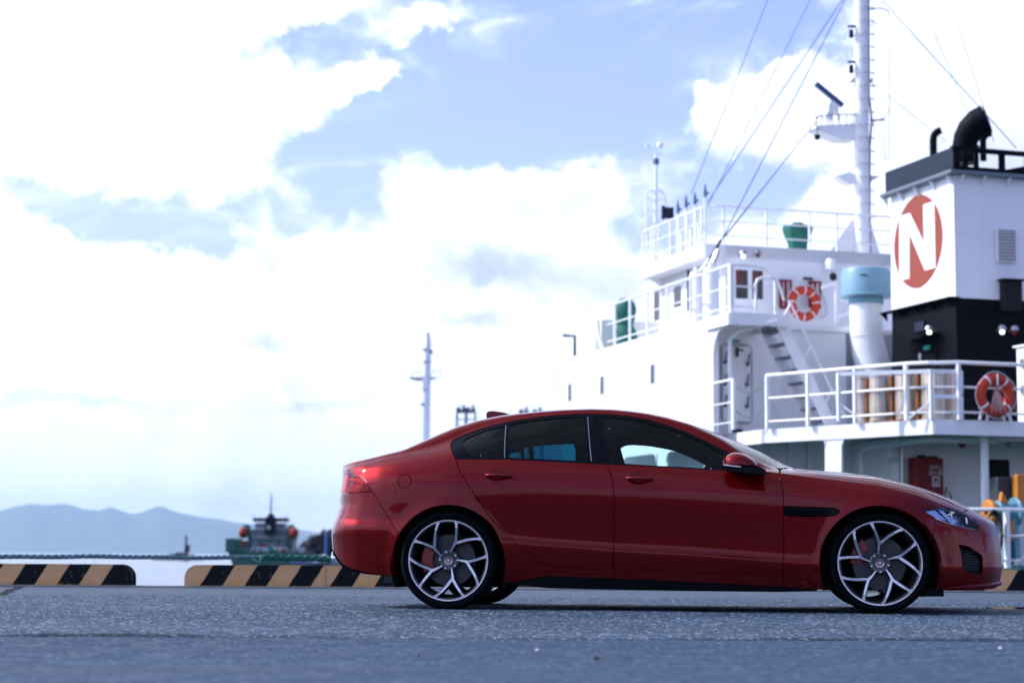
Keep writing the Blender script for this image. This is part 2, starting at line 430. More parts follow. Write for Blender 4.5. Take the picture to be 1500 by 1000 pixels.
# ------------------------------------------------------------------ haze over the bay
def haze():
    m = bpy.data.materials.new('sea_haze'); m.use_nodes = True; t = m.node_tree; t.nodes.clear(); N = NT(t)
    o = N.new('ShaderNodeOutputMaterial'); v = N.new('ShaderNodeVolumePrincipled')
    v.inputs['Color'].default_value = (.54, .77, 1.0, 1); v.inputs['Density'].default_value = HAZE; v.inputs['Anisotropy'].default_value = .3
    t.links.new(v.outputs[0], o.inputs['Volume'])
    b = MB().box((0, 16900, 445), (50000, 34000, 896)); h = b.build('haze', m); tag(h, kind='stuff')


HAZE = 3.8e-5
haze()

# ------------------------------------------------------------------ striped stop blocks on the quay edge
def stripe_paint():
    m, N, b = new_mat('hazard_striped_concrete'); d = N.new('ShaderNodeTexCoord').outputs['Object']
    x, y, z = N.sep(d)
    wob = N.m('MULTIPLY', N.m('SUBTRACT', N.noise(d, 25, 4), .5), .018)
    ph = N.m('FRACT', N.m('DIVIDE', N.m('ADD', N.m('SUBTRACT', x, N.m('MULTIPLY', z, .62)), wob), .476))
    st = N.ramp(ph, .5, .512, 0, 1)
    ab = N.new('ShaderNodeAttribute', attribute_type='OBJECT', attribute_name='solid_black_from').outputs['Fac']     # the end of one block is painted solid black
    endb = N.m('MULTIPLY', N.m('GREATER_THAN', ab, .01), N.m('GREATER_THAN', N.m('SUBTRACT', x, N.m('MULTIPLY', z, .62)), ab))
    st = N.m('MULTIPLY', st, N.m('SUBTRACT', 1.0, endb))
    tan = N.mix(N.ramp(N.noise(N.vm('MULTIPLY', d, (1, 1, 2.5)), 4, 6, .65), .45, .8), (.60, .34, .17), (.50, .30, .08))
    tan = N.mix(N.ramp(N.noise(d, 30, 5, .7), .62, .72, 0, .7), tan, (.40, .36, .32))
    blk = N.mix(N.ramp(N.noise(N.vm('MULTIPLY', d, (1.6, 1, .7)), 16, 6, .75), .61, .66, 0, .85), (.004, .005, .008), (.34, .27, .22))
    c = N.mix(st, blk, tan)
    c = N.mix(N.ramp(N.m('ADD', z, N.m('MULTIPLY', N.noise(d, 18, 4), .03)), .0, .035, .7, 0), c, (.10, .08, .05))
    N.put(b.inputs['Base Color'], c); b.inputs['Roughness'].default_value = .6; b.inputs['Specular IOR Level'].default_value = .12; N.put(b.inputs['Normal'], N.bump(N.noise(d, 60, 5, .6), .3, .008))
    return m


STRIPE = stripe_paint()


def stop_block(x0, x1, rl, rr, label, z1=.203, ox=None, yo=0.0):
    pts = []; H = z1
    def rnd(cx, a0, a1, r): return [(cx + r * math.cos(rad(a0 + (a1 - a0) * i / 6)), H - r + r * math.sin(rad(a0 + (a1 - a0) * i / 6))) for i in range(7)]
    ox = bx(ox) - .126                                                 # the stripes start here
    A, B = x0 - ox, x1 - ox
    pts = [(A, 0)] + (rnd(A + rl, 180, 90, rl) if rl > .02 else [(A, H)]) + (rnd(B - rr, 90, 0, rr) if rr > .02 else [(B, H)]) + [(B, 0)]
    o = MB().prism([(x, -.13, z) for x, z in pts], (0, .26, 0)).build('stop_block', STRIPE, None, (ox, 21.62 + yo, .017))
    bv = o.modifiers.new('round', 'BEVEL'); bv.width = .022; bv.segments = 3; bv.limit_method = 'ANGLE'; bv.angle_limit = rad(40)
    tag(o, label, 'stop block', 'striped stop blocks along the quay edge'); return o


def bx(px): return at(px, 858, 21.5).x
b1 = stop_block(-6.9, bx(190), .03, .125, 'black and tan striped concrete block at the far left with a rounded right end', ox=35)
b1['solid_black_from'] = .95
stop_block(bx(273), bx(473), .12, .012, 'chipped black and tan striped block left of the car, rounded at its left end', ox=310)
b3 = stop_block(bx(474.5), bx(587), .012, .05, 'striped concrete block partly hidden behind the rear bumper of the red car', yo=.01, ox=500)
stop_block(bx(1345), bx(1640), .1, .05, 'striped concrete block beyond the front bumper of the red car', .200, ox=1490)
to = text_mesh('stencil_number', '30', .1, .001, paint('grey_stencil_paint', (.045, .05, .06), .7), b3)
to.location = (at(561, 850, 21.49).x - b3.location.x, -.1335, .05); to.rotation_euler = (rad(90), 0, 0)

# dry weeds at the foot of the left block
gr = MB()
for i in range(70):
    x = bx(rng.uniform(66, 106)); y = 21.40 + rng.uniform(-.06, .05); h = rng.uniform(.02, .055); a = rng.uniform(-.09, .09)
    gr.add([(x, y, .0), (x + .005, y, .0), (x + a + .002, y + rng.uniform(-.03, .02), h)], [(0, 1, 2)])
tag(gr.build('dry_grass', paint('straw', (.42, .30, .06), .8)), kind='stuff')
# small stones lying on the asphalt
for i, (px, py, r, lab) in enumerate(((873, 963, .011, 'small dark pebble on the asphalt in the foreground below the front door'), (787, 952, .009, 'pale pebble on the asphalt below the rear door'),
                                      (612, 958, .008, 'tiny grey pebble lying on the asphalt in front of the rear wheel'), (1466, 949, .009, 'white pebble on the asphalt at the lower right'))):
    p = atz(px, py, .004); bm = bmesh.new(); bmesh.ops.create_icosphere(bm, subdivisions=2, radius=r)
    for v in bm.verts: v.co *= 1 + rng.uniform(-.22, .22); v.co.z *= .7
    me = bpy.data.meshes.new('pebble'); bm.to_mesh(me); bm.free(); me.materials.append(paint('pebble_stone', ((.02, .02, .025), (.5, .5, .5), (.16, .16, .17), (.6, .6, .6))[i], .7))
    tag(link('pebble', me, None, p), lab, 'pebble')


# ------------------------------------------------------------------ mooring ropes
def rope(name, p0, p1, sag, r, m, label, n=700, turns=9.0, ends=0):
    p0, p1 = Vector(p0), Vector(p1); L = (p1 - p0).length; mb = MB(); t = (p1 - p0).normalized(); s = t.cross(Vector((0, 0, 1))).normalized(); u = s.cross(t)
    for k in range(3):
        pts = []
        for i in range(n + 1):
            f = i / n; a = 2 * math.pi * (f * L * turns / 2 + k / 3); c = p0.lerp(p1, f) + Vector((0, 0, -sag * 4 * f * (1 - f) + .004 * math.sin(f * 31) + .003 * math.sin(f * 83)))
            pts.append(c + s * (r * .52 * math.cos(a)) + u * (r * .52 * math.sin(a)))
        mb.tube(pts, r * .55, 7)
    for i in range(ends):
        f = rng.random(); c = p0.lerp(p1, f) - Vector((0, 0, sag * 4 * f * (1 - f)))
        mb.tube([c, c + Vector((rng.uniform(-.02, .02), 0, -r - rng.uniform(0, .03))), c + Vector((rng.uniform(-.04, .04), 0, -r * 1.5 - rng.uniform(.01, .05)))], .0016, 4)
    return tag(mb.build(name, m), label, 'rope', 'mooring ropes in front of the water')


pa_ = at(-260, 813.6, 22.1); pm_ = at(470, 816.4, 26.9); d_ = (pm_ - pa_)
rope('mooring_rope', pa_, pa_ + d_ * 2.0, .0, .029, paint('blue_grey_rope', (.12, .215, .25), .8, var=.55, scale=20, dirt=(.035, .06, .07), dscale=6), 'faded blue grey twisted mooring rope stretched taut above the left striped blocks', 1500, 7.0, 26)
pg = at(382, 816.2, 25.6); pg2 = pg + d_.normalized() * 9
rope('mooring_rope', pg, pg2, .03, .040, paint('green_rope', (.012, .13, .085), .75, var=.3, scale=20), 'thick dark green mooring rope just behind the tail of the red car', 500, 5.0, 6)
kn = MB(); kn.tube([pg + Vector((.25, 0, .0)), pg + Vector((.17, -.02, .08)), pg + Vector((.10, 0, .14))], .02, 8); kn.tube([pg + Vector((-.12, 0, -.02)), pg + Vector((.0, -.03, -.07)), pg + Vector((-.06, 0, -.05))], .015, 8)
tag(kn.build('rope_tail', bpy.data.materials['green_rope']), 'loose green rope end sticking up where the two mooring ropes meet', 'rope end')
# ================================================================== the white coaster, seen from its stern quarter
# ship space: x to starboard, y forward (away from the camera), z up
SHIP = Vector((8, 36, 0)); SRZ = rad(17.5)
SM = Matrix.Translation(SHIP) @ Matrix.Rotation(SRZ, 4, 'Z'); SI = SM.inverted()
ship = thing('coaster_ship', 'white motor coaster with black and white funnel, moored behind the red car', 'ship', SHIP, SRZ)
SO = SI @ CAM


def P(px, py, a=None, b=None, z=None):
    d = SI.to_3x3() @ ray(px, py)
    t = (a - SO.y) / d.y if a is not None else (b - SO.x) / d.x if b is not None else (z - SO.z) / d.z
    return SO + d * t


WHITE = paint('white_ship_paint', (.80, .81, .82), .38, var=.04, scale=1.2, dirt=(.50, .43, .35), dscale=1.8, damt=.42, bump=.06, bscale=3)
def plated(m, amt=.10):
    N = NT(m.node_tree); b = m.node_tree.nodes['Principled BSDF']; d = N.new('ShaderNodeTexCoord').outputs['Object']; x, y, z = N.sep(d)
    def seam(c, per, off): f = N.m('ABSOLUTE', N.m('SUBTRACT', N.m('FRACT', N.m('DIVIDE', N.m('ADD', c, off), per)), .5)); return N.ramp(f, .4955, .4985)
    s_ = N.m('MAXIMUM', N.m('MAXIMUM', seam(x, 1.13, .2), seam(y, 1.37, .4)), seam(z, 1.21, .55))
    src = b.inputs['Base Color'].links[0].from_socket
    run = N.ramp(N.noise(N.vm('MULTIPLY', d, (5.5, 5.5, .55)), 1.6, 5, .7), .60, .80, 0, .5)
    c = N.mix(N.m('MULTIPLY', s_, amt * 3), src, (.45, .44, .43)); c = N.mix(run, c, (.56, .50, .43))
    N.put(b.inputs['Base Color'], c)
    wob = N.m('ADD', N.m('MULTIPLY', N.noise(d, 1.1, 3), 1.0), N.m('MULTIPLY', s_, -.12)); N.put(b.inputs['Normal'], N.bump(wob, .5, .03))


plated(WHITE)
WHITE2 = paint('white_rail_paint', (.82, .83, .84), .4, var=.05, dirt=(.55, .42, .32), dscale=7, damt=.35)
BLACKP = paint('black_funnel_paint', (.003, .0042, .007), .55, spec=.06, var=.2, scale=2, dirt=(.008, .010, .014), dscale=2)
GREYB = paint('dark_grey_bulwark', (.016, .026, .042), .55, spec=.15, var=.2, dirt=(.03, .04, .055), dscale=3)
TEAL = paint('pale_teal_paint', (.17, .33, .42), .45, var=.08)
GREEN = paint('green_canvas', (.006, .115, .085), .75, var=.3, scale=5, bump=.4, bscale=9)
DECKG = paint('green_deck_paint', (.008, .06, .045), .7, var=.2)
HULLB = paint('black_hull_paint', (.005, .006, .009), .55, spec=.15, var=.2)
PANE = paint('dark_ship_window', (.02, .022, .028), .06, var=.1)
CURTAIN = paint('dull_red_curtain', (.16, .035, .035), .8, var=.3)
RUBBER = paint('black_rubber_seal', (.02, .022, .025), .7)
GALV = paint('galvanised_steel', (.42, .43, .44), .35, .7, var=.2, scale=9)
ORANGE = paint('lifebuoy_orange', (.50, .045, .018), .55, spec=.25, var=.12, scale=6)
REDP = paint('red_steel_paint', (.22, .016, .020), .5, spec=.2, var=.15)
YELLOW = paint('orange_yellow_paint', (.50, .17, .014), .5, var=.15)
BLUEG = paint('blue_grey_paint', (.10, .25, .34), .45, var=.1)
WIRE = paint('blue_grey_wire', (.11, .15, .24), .5, .3)
ROPEW = paint('white_rope', (.6, .6, .58), .8, var=.2)
LINER = paint('wheel_well_liner', (.006, .006, .007), .9, var=.2)
BULB = bpy.data.materials.new('lit_lamp_glass'); BULB.use_nodes = True
BULB.node_tree.nodes['Principled BSDF'].inputs['Emission Color'].default_value = (1, .97, .9, 1); BULB.node_tree.nodes['Principled BSDF'].inputs['Emission Strength'].default_value = 1.5
zA, zB, zC, zD = .2, 2.88, 5.25, 7.6


def part(mb, name, m, parent=None, sharp=35): return mb.build(name, m, ship if parent is None else parent, None, sharp)
def node(name, parent=None): return thing(name, None, None, parent=ship if parent is None else parent)


def slab(poly, z0, z1): return MB().prism([(x, y, z0) for x, y in poly], (0, 0, z1 - z0))


# hull: deck outline, tumbling down to the waterline
deck = [(-.1, -2.35), (-.9, -1.2), (-1.5, 1.6), (-2.05, 4.2), (-2.45, 7.5), (-2.6, 14), (-2.6, 32), (-1.9, 40), (-.2, 46), (3.0, 51), (6.2, 46), (7.9, 40), (8.6, 32), (8.6, 7), (7.5, 1.5), (6.2, -2.35)]
mb = MB(); n = len(deck); rings = []
for z, k, fl in ((-2.6, .80, .0), (-1.6, .86, .0), (-.6, .95, .0), (.06, 1, .0)):
    rings.append([(3 + (x - 3) * k, (y if y > 0 else y * (.2 + .8 * k)) + (-(1 - k) * 10 if y > 45 else 0), z) for x, y in deck])
vs = [p for r in rings for p in r]
fs = [(r * n + i, r * n + (i + 1) % n, (r + 1) * n + (i + 1) % n, (r + 1) * n + i) for r in range(3) for i in range(n)]
mb.add(vs, [f[::-1] for f in fs]); part(mb, 'hull', HULLB)
part(slab(deck, .06, .17), 'rubbing_strake', HULLB)
part(slab([(3 + (x - 3) * .995, y) for x, y in deck], .171, zA), 'main_deck', DECKG)
# foredeck bulwark and forecastle (mostly hidden by the car)
fo = [(-1.85, 40), (-.15, 45.9), (3, 50.8), (6.15, 45.9), (7.85, 40)]
part(slab(fo, .201, 2.3), 'forecastle', WHITE)
part(slab([(-1.2, 17), (7.2, 17), (7.2, 38), (-1.2, 38)], .201, 1.3), 'hatch_coaming', WHITE)

# ---- main-deck house with the open space under the poop deck
ED = [P(1044, 639, z=zB), P(1122, 628.5, z=zB), P(1368, 614, z=zB), P(1500, 618, z=zB)]
e2, e1, e0 = ED[0], ED[1], ED[2]
E_R = Vector((8.2, e0.y, zB))
Ba = [(e2.x, 9.0), (e2.x, e2.y), (e1.x, e1.y), (e0.x, e0.y), (8.0, e0.y), (8.0, 9.0)]
part(slab(Ba, zB - .09, zB), 'poop_deck', WHITE)
# fascia plates round the edge of the poop deck, 0.26 m deep
def plate(p, q, z0, z1, th=.03, name='fascia', m=WHITE, parent=None):
    p, q = Vector((p[0], p[1], 0)), Vector((q[0], q[1], 0)); t = (q - p).normalized(); nrm = Vector((t.y, -t.x, 0)) * th
    return part(MB().prism([p + Vector((0, 0, z0)), q + Vector((0, 0, z0)), q + Vector((0, 0, z1)), p + Vector((0, 0, z1))], nrm), name, m, parent)


for p, q in ((e2, e1), (e1, e0), (e0, E_R)): plate(q, p, zB - .27, zB + .004, -.035)
# side plating below it: a web with two round-cornered openings
def on_edge(px, py):                                                     # point of the plating seen at a pixel
    A, B = (e1, e0) if px > 1122 else (e2, e1)
    d = SI.to_3x3() @ ray(px, py); n2 = Vector((B.y - A.y, -(B.x - A.x), 0)); t = (A - SO).dot(n2) / d.dot(n2); return SO + d * t


def web(outline_px, name='side_plating'):
    pts = [on_edge(*q) for q in outline_px]; A, B = (e1, e0)
    t = (B - A).normalized(); nrm = Vector((t.y, -t.x, 0)); nrm = -nrm if nrm.x > 0 else nrm
    return part(MB().prism([p + nrm * .012 for p in pts], -nrm * .06), name, WHITE)


web([(1209, 646), (1209, 880), (1233, 880), (1233, 652), (1236, 645), (1243, 640), (1243, 634), (1201, 637), (1201, 643.5)], 'side_pillar')
web([(1130, 639), (1130, 646.3), (1201, 642.2), (1205, 643.5), (1208, 647), (1209.2, 654), (1212, 654), (1212, 634)], 'corner_web')
sp_ = [on_edge(x, 700) for x in (1046, 1089)]
plate((sp_[1].x, sp_[1].y), (sp_[0].x, sp_[0].y), zA, zB - .27, -.03, 'side_plating')
# shaded inner walls, ribs, pipes
part(MB().box((1.2, 5.6, (zA + zB) / 2 - .05), (6.0, .1, zB - zA - .1)), 'inner_wall', WHITE)
part(MB().box((-1.0, 6.9, (zA + zB) / 2 - .05), (1.8, .1, zB - zA - .1)), 'inner_wall', WHITE)
rb = node('wall_stiffeners')
for px in (1132, 1156, 1185, 1262, 1285):
    p = P(px, 690, a=5.5); MB().box((p.x, 5.5, 1.5), (.07, .1, 2.5)).build('stiffener', WHITE, rb)
part(MB().box((3.65, 3.6, 1.5), (5.6, .1, 2.5)), 'engine_casing_wall', WHITE)
part(MB().box((.92, 4.6, 1.5), (.1, 1.9, 2.5)), 'engine_casing_wall', WHITE)
tb = [P(1262, 900, a=4.4), P(1262, 664, a=4.4), P(1266, 657, a=4.2), P(1276, 653.5, a=3.9), P(1360, 644, a=1.5), P(1460, 646, a=1.3)]
part(MB().tube(tb, .055, 8), 'overhead_pipe', WHITE2)
part(MB().tube([P(1306, 648, a=3.3), P(1306, 660, a=3.3), P(1309, 672, a=3.2)], [.1, .1, .13], 10), 'duct_spout', WHITE2)
part(MB().tube([P(1322, 645, a=3.5), P(1322, 900, a=3.5)], .03, 6), 'wall_pipe', GALV)
part(MB().box(P(1442.5, 735, a=.9) + Vector((0, 0, -.0)), (.13, .13, 5.0)) if False else MB().tube([Vector((P(1442.5, 690, a=.75).x, .75, zA)), Vector((P(1442.5, 690, a=.75).x, .75, zB - .09))], .075, 12), 'deck_pillar', WHITE)
q0, q1 = P(1449, 672, a=3.5), P(1481, 748, a=3.5)
part(MB().box(((q0.x + q1.x) / 2, 3.54, (q0.z + q1.z) / 2), (q1.x - q0.x, .06, q0.z - q1.z), ch=.02), 'dark_doorway', HULLB)
for px, py, m in ((1477, 652, GALV), (1409, 651, REDP)): part(MB().lathe([(0, .06), (.06, .05), (.08, 0), (.03, -.06), (.0, -.06)], P(px, py, a=1.6), 'Z', 12), 'ceiling_lamp', m)
bxx = P(1380, 735, a=3.5); part(MB().tube([bxx, bxx + Vector((.12, -.02, -.25)), bxx + Vector((.2, -.02, .1)), bxx + Vector((.1, -.02, .3)), bxx + Vector((.02, -.02, 0))], .014, 6), 'hanging_hose', RUBBER)

# red fire-hose box with white lettering
q0, q1 = P(1338, 670, a=3.3), P(1379, 735, a=3.3)
fb = thing('fire_box', 'red steel fire locker with white marking under the ship deck', 'fire locker')
fb.parent = None; fb.location = SM @ Vector(((q0.x + q1.x) / 2, 3.36, q1.z)); fb.rotation_euler = (0, 0, SRZ)
w_, h_ = q1.x - q0.x, q0.z - q1.z
MB().box((0, 0, h_ / 2), (w_, .34, h_), ch=.03).build('box', REDP, fb)
MB().box((-.1, -.02, h_ + .03), (.14, .1, .06)).box((.14, -.02, h_ + .02), (.22, .1, .04)).build('box_lid', HULLB, fb)
WL = paint('white_lettering', (.7, .7, .7), .6)
pl = MB(); pl.box((.13, -.171, h_ - .47), (.17, .004, .2)); pl.build('white_panel', WL, fb)
MB().box((.13, -.1745, h_ - .47), (.11, .003, .14)).build('panel_symbol', REDP, fb); MB().box((.13, -.177, h_ - .49), (.04, .003, .08)).build('panel_symbol', WL, fb)
for i, s_ in enumerate(('GAS-J', '消火器')):
    o = text_mesh('lettering', s_, .105, .0015, WL, fb, 'CENTER'); o.location = (.12, -.172, h_ - .22 - i * .115); o.rotation_euler = (rad(90), 0, 0)

# winch at the stern
wc = P(1474, 750, a=-.6); wn = thing('mooring_winch', 'blue grey mooring winch with orange brake drum behind the ship stern rail', 'winch', SM @ Vector((wc.x, wc.y, zA)), SRZ)
hz = wc.z - zA
MB().lathe([(0, -.18), (.19, -.18), (.15, -.05), (.15, .1), (.21, .2), (0, .2)], (0, 0, hz), 'X', 24).build('drum', BLUEG, wn)
for x, r in ((-.19, .21), (.17, .27)): MB().lathe([(0, -.03), (r - .02, -.03), (r, -.015), (r, .02), (r - .03, .035), (0, .035)], (x, 0, hz), 'X', 28).build('flange', BLUEG, wn)
MB().lathe([(.06, -.10), (.20, -.10), (.23, -.07), (.23, -.02), (.15, .02), (.14, .09), (.06, .09)], (-.31, 0, hz), 'X', 26).build('brake_drum', YELLOW, wn)
for x in (-.12, .12): MB().prism([(x - .06, -.22, 0), (x - .06, .22, 0), (x - .06, .12, hz - .08), (x - .06, -.12, hz - .08)], (.10, 0, 0)).build('pedestal', BLUEG, wn)
MB().box((0, 0, .03), (.7, .7, .06), ch=.01).build('bed_plate', BLUEG, wn)
MB().box((.14, .38, hz + .32), (.34, .3, .66), ch=.05).build('gear_case', paint('dark_winch_paint', (.02, .026, .034), .5), wn)
MB().box((.33, .1, hz + .36), (.18, .2, .66), ch=.03).build('control_post', YELLOW, wn)
MB().prism([(-.14, -.05, hz + .15), (.03, -.05, hz + .17), (-.1, -.05, hz + .36)], (0, .1, 0)).build('guard', YELLOW, wn)
MB().box((-.02, -.2, hz - .32), (.05, .05, .35)).build('brake_lever', YELLOW, wn)
cl = P(1457, 780, a=-1.2); mb = MB()
for k in range(5): mb.tube([cl + Vector((.16 * math.cos(t) + .01 * k, .03 * k, (.40 - .02 * k) * math.sin(t))) for t in np.linspace(0, 2 * math.pi, 26, endpoint=False)], .016, 5, closed=True)
o = mb.build('rope_coil', paint('dark_hose', (.03, .03, .035), .7)); o.location = SHIP; o.rotation_euler = (0, 0, SRZ)
tag(o, 'dark coil of rope hanging beside the winch at the stern of the ship', 'rope coil')


# ---- railings: one part per run, each post and bar a sub-part
def railing(base, h, bars, posts, r=.028, rp=.03, name='railing', top=True, m=WHITE2):
    rn = node(name); b = [Vector(q) for q in base]
    for k, f in enumerate(bars):
        MB().tube([q + Vector((0, 0, h * f)) for q in b], r if k == 0 else r * .62, 8).build('handrail' if k == 0 else 'rail_bar', m, rn)
    for q in posts:
        q = Vector(q); MB().bar(q, q + Vector((0, 0, h - .02)), rp * 2, rp * 1.5).build('rail_post', m, rn)
    return rn


wb_r = -2.42
def bedge(px):                                                           # poop-deck rail line seen at column px
    y = np.interp(px, [1044, 1122, 1368, 1500], [638.0, 627.7, 613.2, 617.2]); p = P(px, y, z=zB); return p


sr = [P(x, y, b=wb_r) for x, y in ((1042, 640), (1060, 637), (1075, 635))]
for q in sr: q.z = zB
railing(sr, 1.0, (1, .55, .15), [sr[-1]], rp=.045)
rn = railing([bedge(x) for x in (1123, 1184, 1253, 1328)] + [P(1362, 613.8, z=zB) + Vector((.05, .12, 0)), P(1376, 614, z=zB) + Vector((.06, .12, 0)), bedge(1405), bedge(1500), bedge(1500) + Vector((2, 0, 0))], 1.05, (1, .57, .13),
             [bedge(x) for x in (1124, 1184, 1253, 1328, 1405)], .034, .04)
# chains across the gap in the rail
for h, sg in ((.9, .2), (.42, .2)):
    p, q = sr[-1] + Vector((0, 0, h)), bedge(1122) + Vector((0, 0, h + .03))
    part(MB().tube([p.lerp(q, t) - Vector((0, 0, sg * 4 * t * (1 - t))) for t in np.linspace(0, 1, 12)], .014, 5), 'chain', GALV)
# low inner frame of flat bar inside the corner
i0, i1, i2 = P(1224, 616, z=zB) + Vector((.12, .1, 0)), P(1373, 612.5, z=zB) + Vector((.02, .25, 0)), P(1418, 613, z=zB) + Vector((.05, .3, 0))
fr = node('inner_frame')
for p, q, h in ((i0, i1, .88), (i1, i2, .88), (i1, i2, .42)): MB().bar(p + Vector((0, 0, h)), q + Vector((0, 0, h)), .06, .07).build('frame_bar', WHITE2, fr)
for p in (i0, i1): MB().bar(p, p + Vector((0, 0, .9)), .07, .06).build('frame_post', WHITE2, fr)
MB().bar(i2 + Vector((0, 0, .47)), i2 + Vector((0, 0, .9)), .05).build('frame_post', WHITE2, fr); MB().bar(i2, i2 + Vector((0, 0, .44)), .05).build('frame_post', WHITE2, fr)
dirp = (i1 - i0).normalized()
for p, s in ((i0, 1), (i1, -1)): MB().bar(p + dirp * .42 * s + Vector((0, 0, .02)), p + Vector((0, 0, .34)), .035).build('frame_brace', WHITE2, fr)
# stern main-deck rail
sb = [P(x, y, z=zA) for x, y in ((1476, 831.5),)][0]
railing([(sb.x - 1.0, sb.y + .35, zA), (sb.x - .3, sb.y, zA), (sb.x, sb.y, zA), (sb.x + 4, sb.y, zA)], 1.02, (1, .55, .13), [(sb.x, sb.y, zA), (sb.x + 1.2, sb.y, zA), (sb.x - .95, sb.y + .33, zA)], .036, .05)
part(MB().bar(P(1487, 826, a=-1.9), P(1503, 815, a=-1.7), .05), 'deck_bar', GALV)

# ---- drums standing behind the rail
def inset_at(px, dist):
    """deck point seen at column px, that far inboard of the slanting deck edge"""
    t = (e0 - e1).normalized(); nn = Vector((-t.y, t.x, 0)); nn = nn if nn.x > 0 else -nn; A = e1 + nn * dist
    d = SI.to_3x3() @ ray(px, 600); n2 = Vector((nn.x, nn.y, 0)); s = (A - SO).dot(n2) / d.dot(n2); p = SO + d * s; return Vector((p.x, p.y, zB))


def drum(px, w, label, m):
    p = inset_at(px, .22 + w / 2); r = w / 2
    t = thing('steel_drum', label, 'drum', SM @ p, SRZ, 'drums behind the poop deck rail')
    body = [(r * .97, 0)]
    for z in (.04, .30, .33, .36, .58, .61, .64, .88): body += [(r * (1.012 if z in (.33, .61) else 1), z)]
    MB().lathe([(0, 0)] + body + [(r * .97, .92), (r * .9, .93), (0, .93)], (0, 0, 0), 'Z', 28).build('drum_body', m, t)
    for z in (.02, .90): MB().lathe([(r, z - .015), (r + .012, z - .01), (r + .012, z + .01), (r, z + .015)], (0, 0, 0), 'Z', 28).build('drum_hoop', GALV, t)
    return t


def streaked():
    m, N, b = new_mat('streaked_steel'); d = N.new('ShaderNodeTexCoord').outputs['Object']; x, y, z = N.sep(d)
    an = N.m('ARCTAN2', y, x); s = N.noise(N.comb(N.m('MULTIPLY', an, 9), N.m('MULTIPLY', z, .3), 0), 3.5, 5, .7)
    N.put(b.inputs['Base Color'], N.mix(N.ramp(N.noise(N.comb(N.m('MULTIPLY', an, 4), 3.1, 0), 3.0, 3, .6), .50, .66, 0, .85), N.mix(N.ramp(s, .35, .65), (.20, .20, .21), (.80, .72, .62)), (.34, .17, .07))); b.inputs['Metallic'].default_value = .35; b.inputs['Roughness'].default_value = .4
    return m


STRK = streaked()
drum(1265, .40, 'narrow pale steel drum at the left end of the row behind the ship rail', STRK)
drum(1291, .47, 'silver drum with a brown board on its right, second from the left', STRK)
drum(1329, .44, 'silver drum between two brown boards behind the thick rail post', STRK)
drum(1375, .64, 'widest silver drum of the row, behind the rounded corner of the ship rail', STRK)
WOOD = paint('brown_weathered_board', (.20, .085, .035), .75, spec=.2, var=.4, scale=6)
for px, lab in ((1308, 'upright brown board wedged between two silver drums on the left'), (1346, 'upright brown board left of the widest silver drum'), (1270.5, 'narrow brown board beside the leftmost silver drum')):
    p = inset_at(px, .30); o = MB().box((0, 0, .44), (.085, .10, .88), ch=.005).build('wooden_board', WOOD, None, SM @ p); o.rotation_euler = (rad(rng.uniform(-2, 2)), 0, SRZ)
    tag(o, lab, 'board', 'boards between the drums')
p = inset_at(1312, .16); o = MB().box((0, 0, .025), (.16, .95, .04), ch=.01).build('wooden_pallet', WOOD, None, SM @ p); o.rotation_euler = (0, 0, SRZ + math.atan2(e1.x - e0.x, -(e1.y - e0.y)) + math.pi); tag(o, 'flat brown dunnage board lying in front of the silver drums', 'board')


# ---- lifebuoys
def lifebuoy(px, py, a, R, label, bands, tilt=0, tassel=False):
    c = SM @ P(px, py, a=a); t = thing('lifebuoy', label, 'lifebuoy', c, SRZ, 'orange lifebuoys on the ship rails')
    rr = R * .24; Rm = R - rr; n = 48
    MB().tube([(Rm * math.cos(x), 0, Rm * math.sin(x)) for x in np.linspace(0, 2 * math.pi, n, endpoint=False)], rr, 14, closed=True).build('ring', ORANGE, t)
    for bnd in bands:
        mb = MB(); mb.tube([(Rm * math.cos(rad(bnd + k)), 0, Rm * math.sin(rad(bnd + k))) for k in ((-3.4, -1.7, 0, 1.7, 3.4) if len(bands) < 6 else (-2.4, -1.2, 0, 1.2, 2.4))], rr * 1.05, 14); mb.build('band', WHITE2, t)
    gl = []
    for k in range(4):
        for f in range(7):
            x = rad(45 + bands[0] + 90 * k + 90 * f / 6 - 45); gl.append(((R * (1.02 + .07 * math.sin(math.pi * f / 6))) * math.cos(x), -rr * .5, (R * (1.02 + .07 * math.sin(math.pi * f / 6))) * math.sin(x)))
    MB().tube(gl, .011, 5, closed=True).build('grab_line', ROPEW, t)
    if tassel:
        r2 = random.Random(4); mb = MB()
        for i in range(30):
            x0, x1 = r2.gauss(0, .02), r2.gauss(.02, .11); mb.tube([(x0, -.02, R * .42), (x0 * .5 + x1 * .5, -.06, 0), (x1, -.09 - r2.random() * .03, -R * .55 - r2.random() * .14)], .007, 4)
        mb.build('line_bundle', paint('pink_faded_line', (.55, .30, .27), .8, var=.3), t)
        MB().tube([(0, -.1, R * .98), (0, -.1, R * .45)], .018, 6).build('hanger', WHITE2, t)
    return t


lifebuoy(1457.5, 579, -.02, .40, 'orange lifebuoy holding a bundle of pink line, on the rail right of the drums', (52, 122, 218, 318), tassel=True)
lifebuoy(1177.5, 444.5, 9.7, .415, 'orange lifebuoy with eight pale bands on the upper bridge deck rail above the stair', (5, 48, 88, 132, 175, 222, 265, 310))
st = node('lifebuoy_stand')
for dx in (-.32, -.16, .2, .34):
    p = P(1457.5, 612, a=.05); MB().bar((p.x + dx, .06, zB), (p.x + dx * .7, .06, zB + .3), .04).build('stand_leg', WHITE2, st)

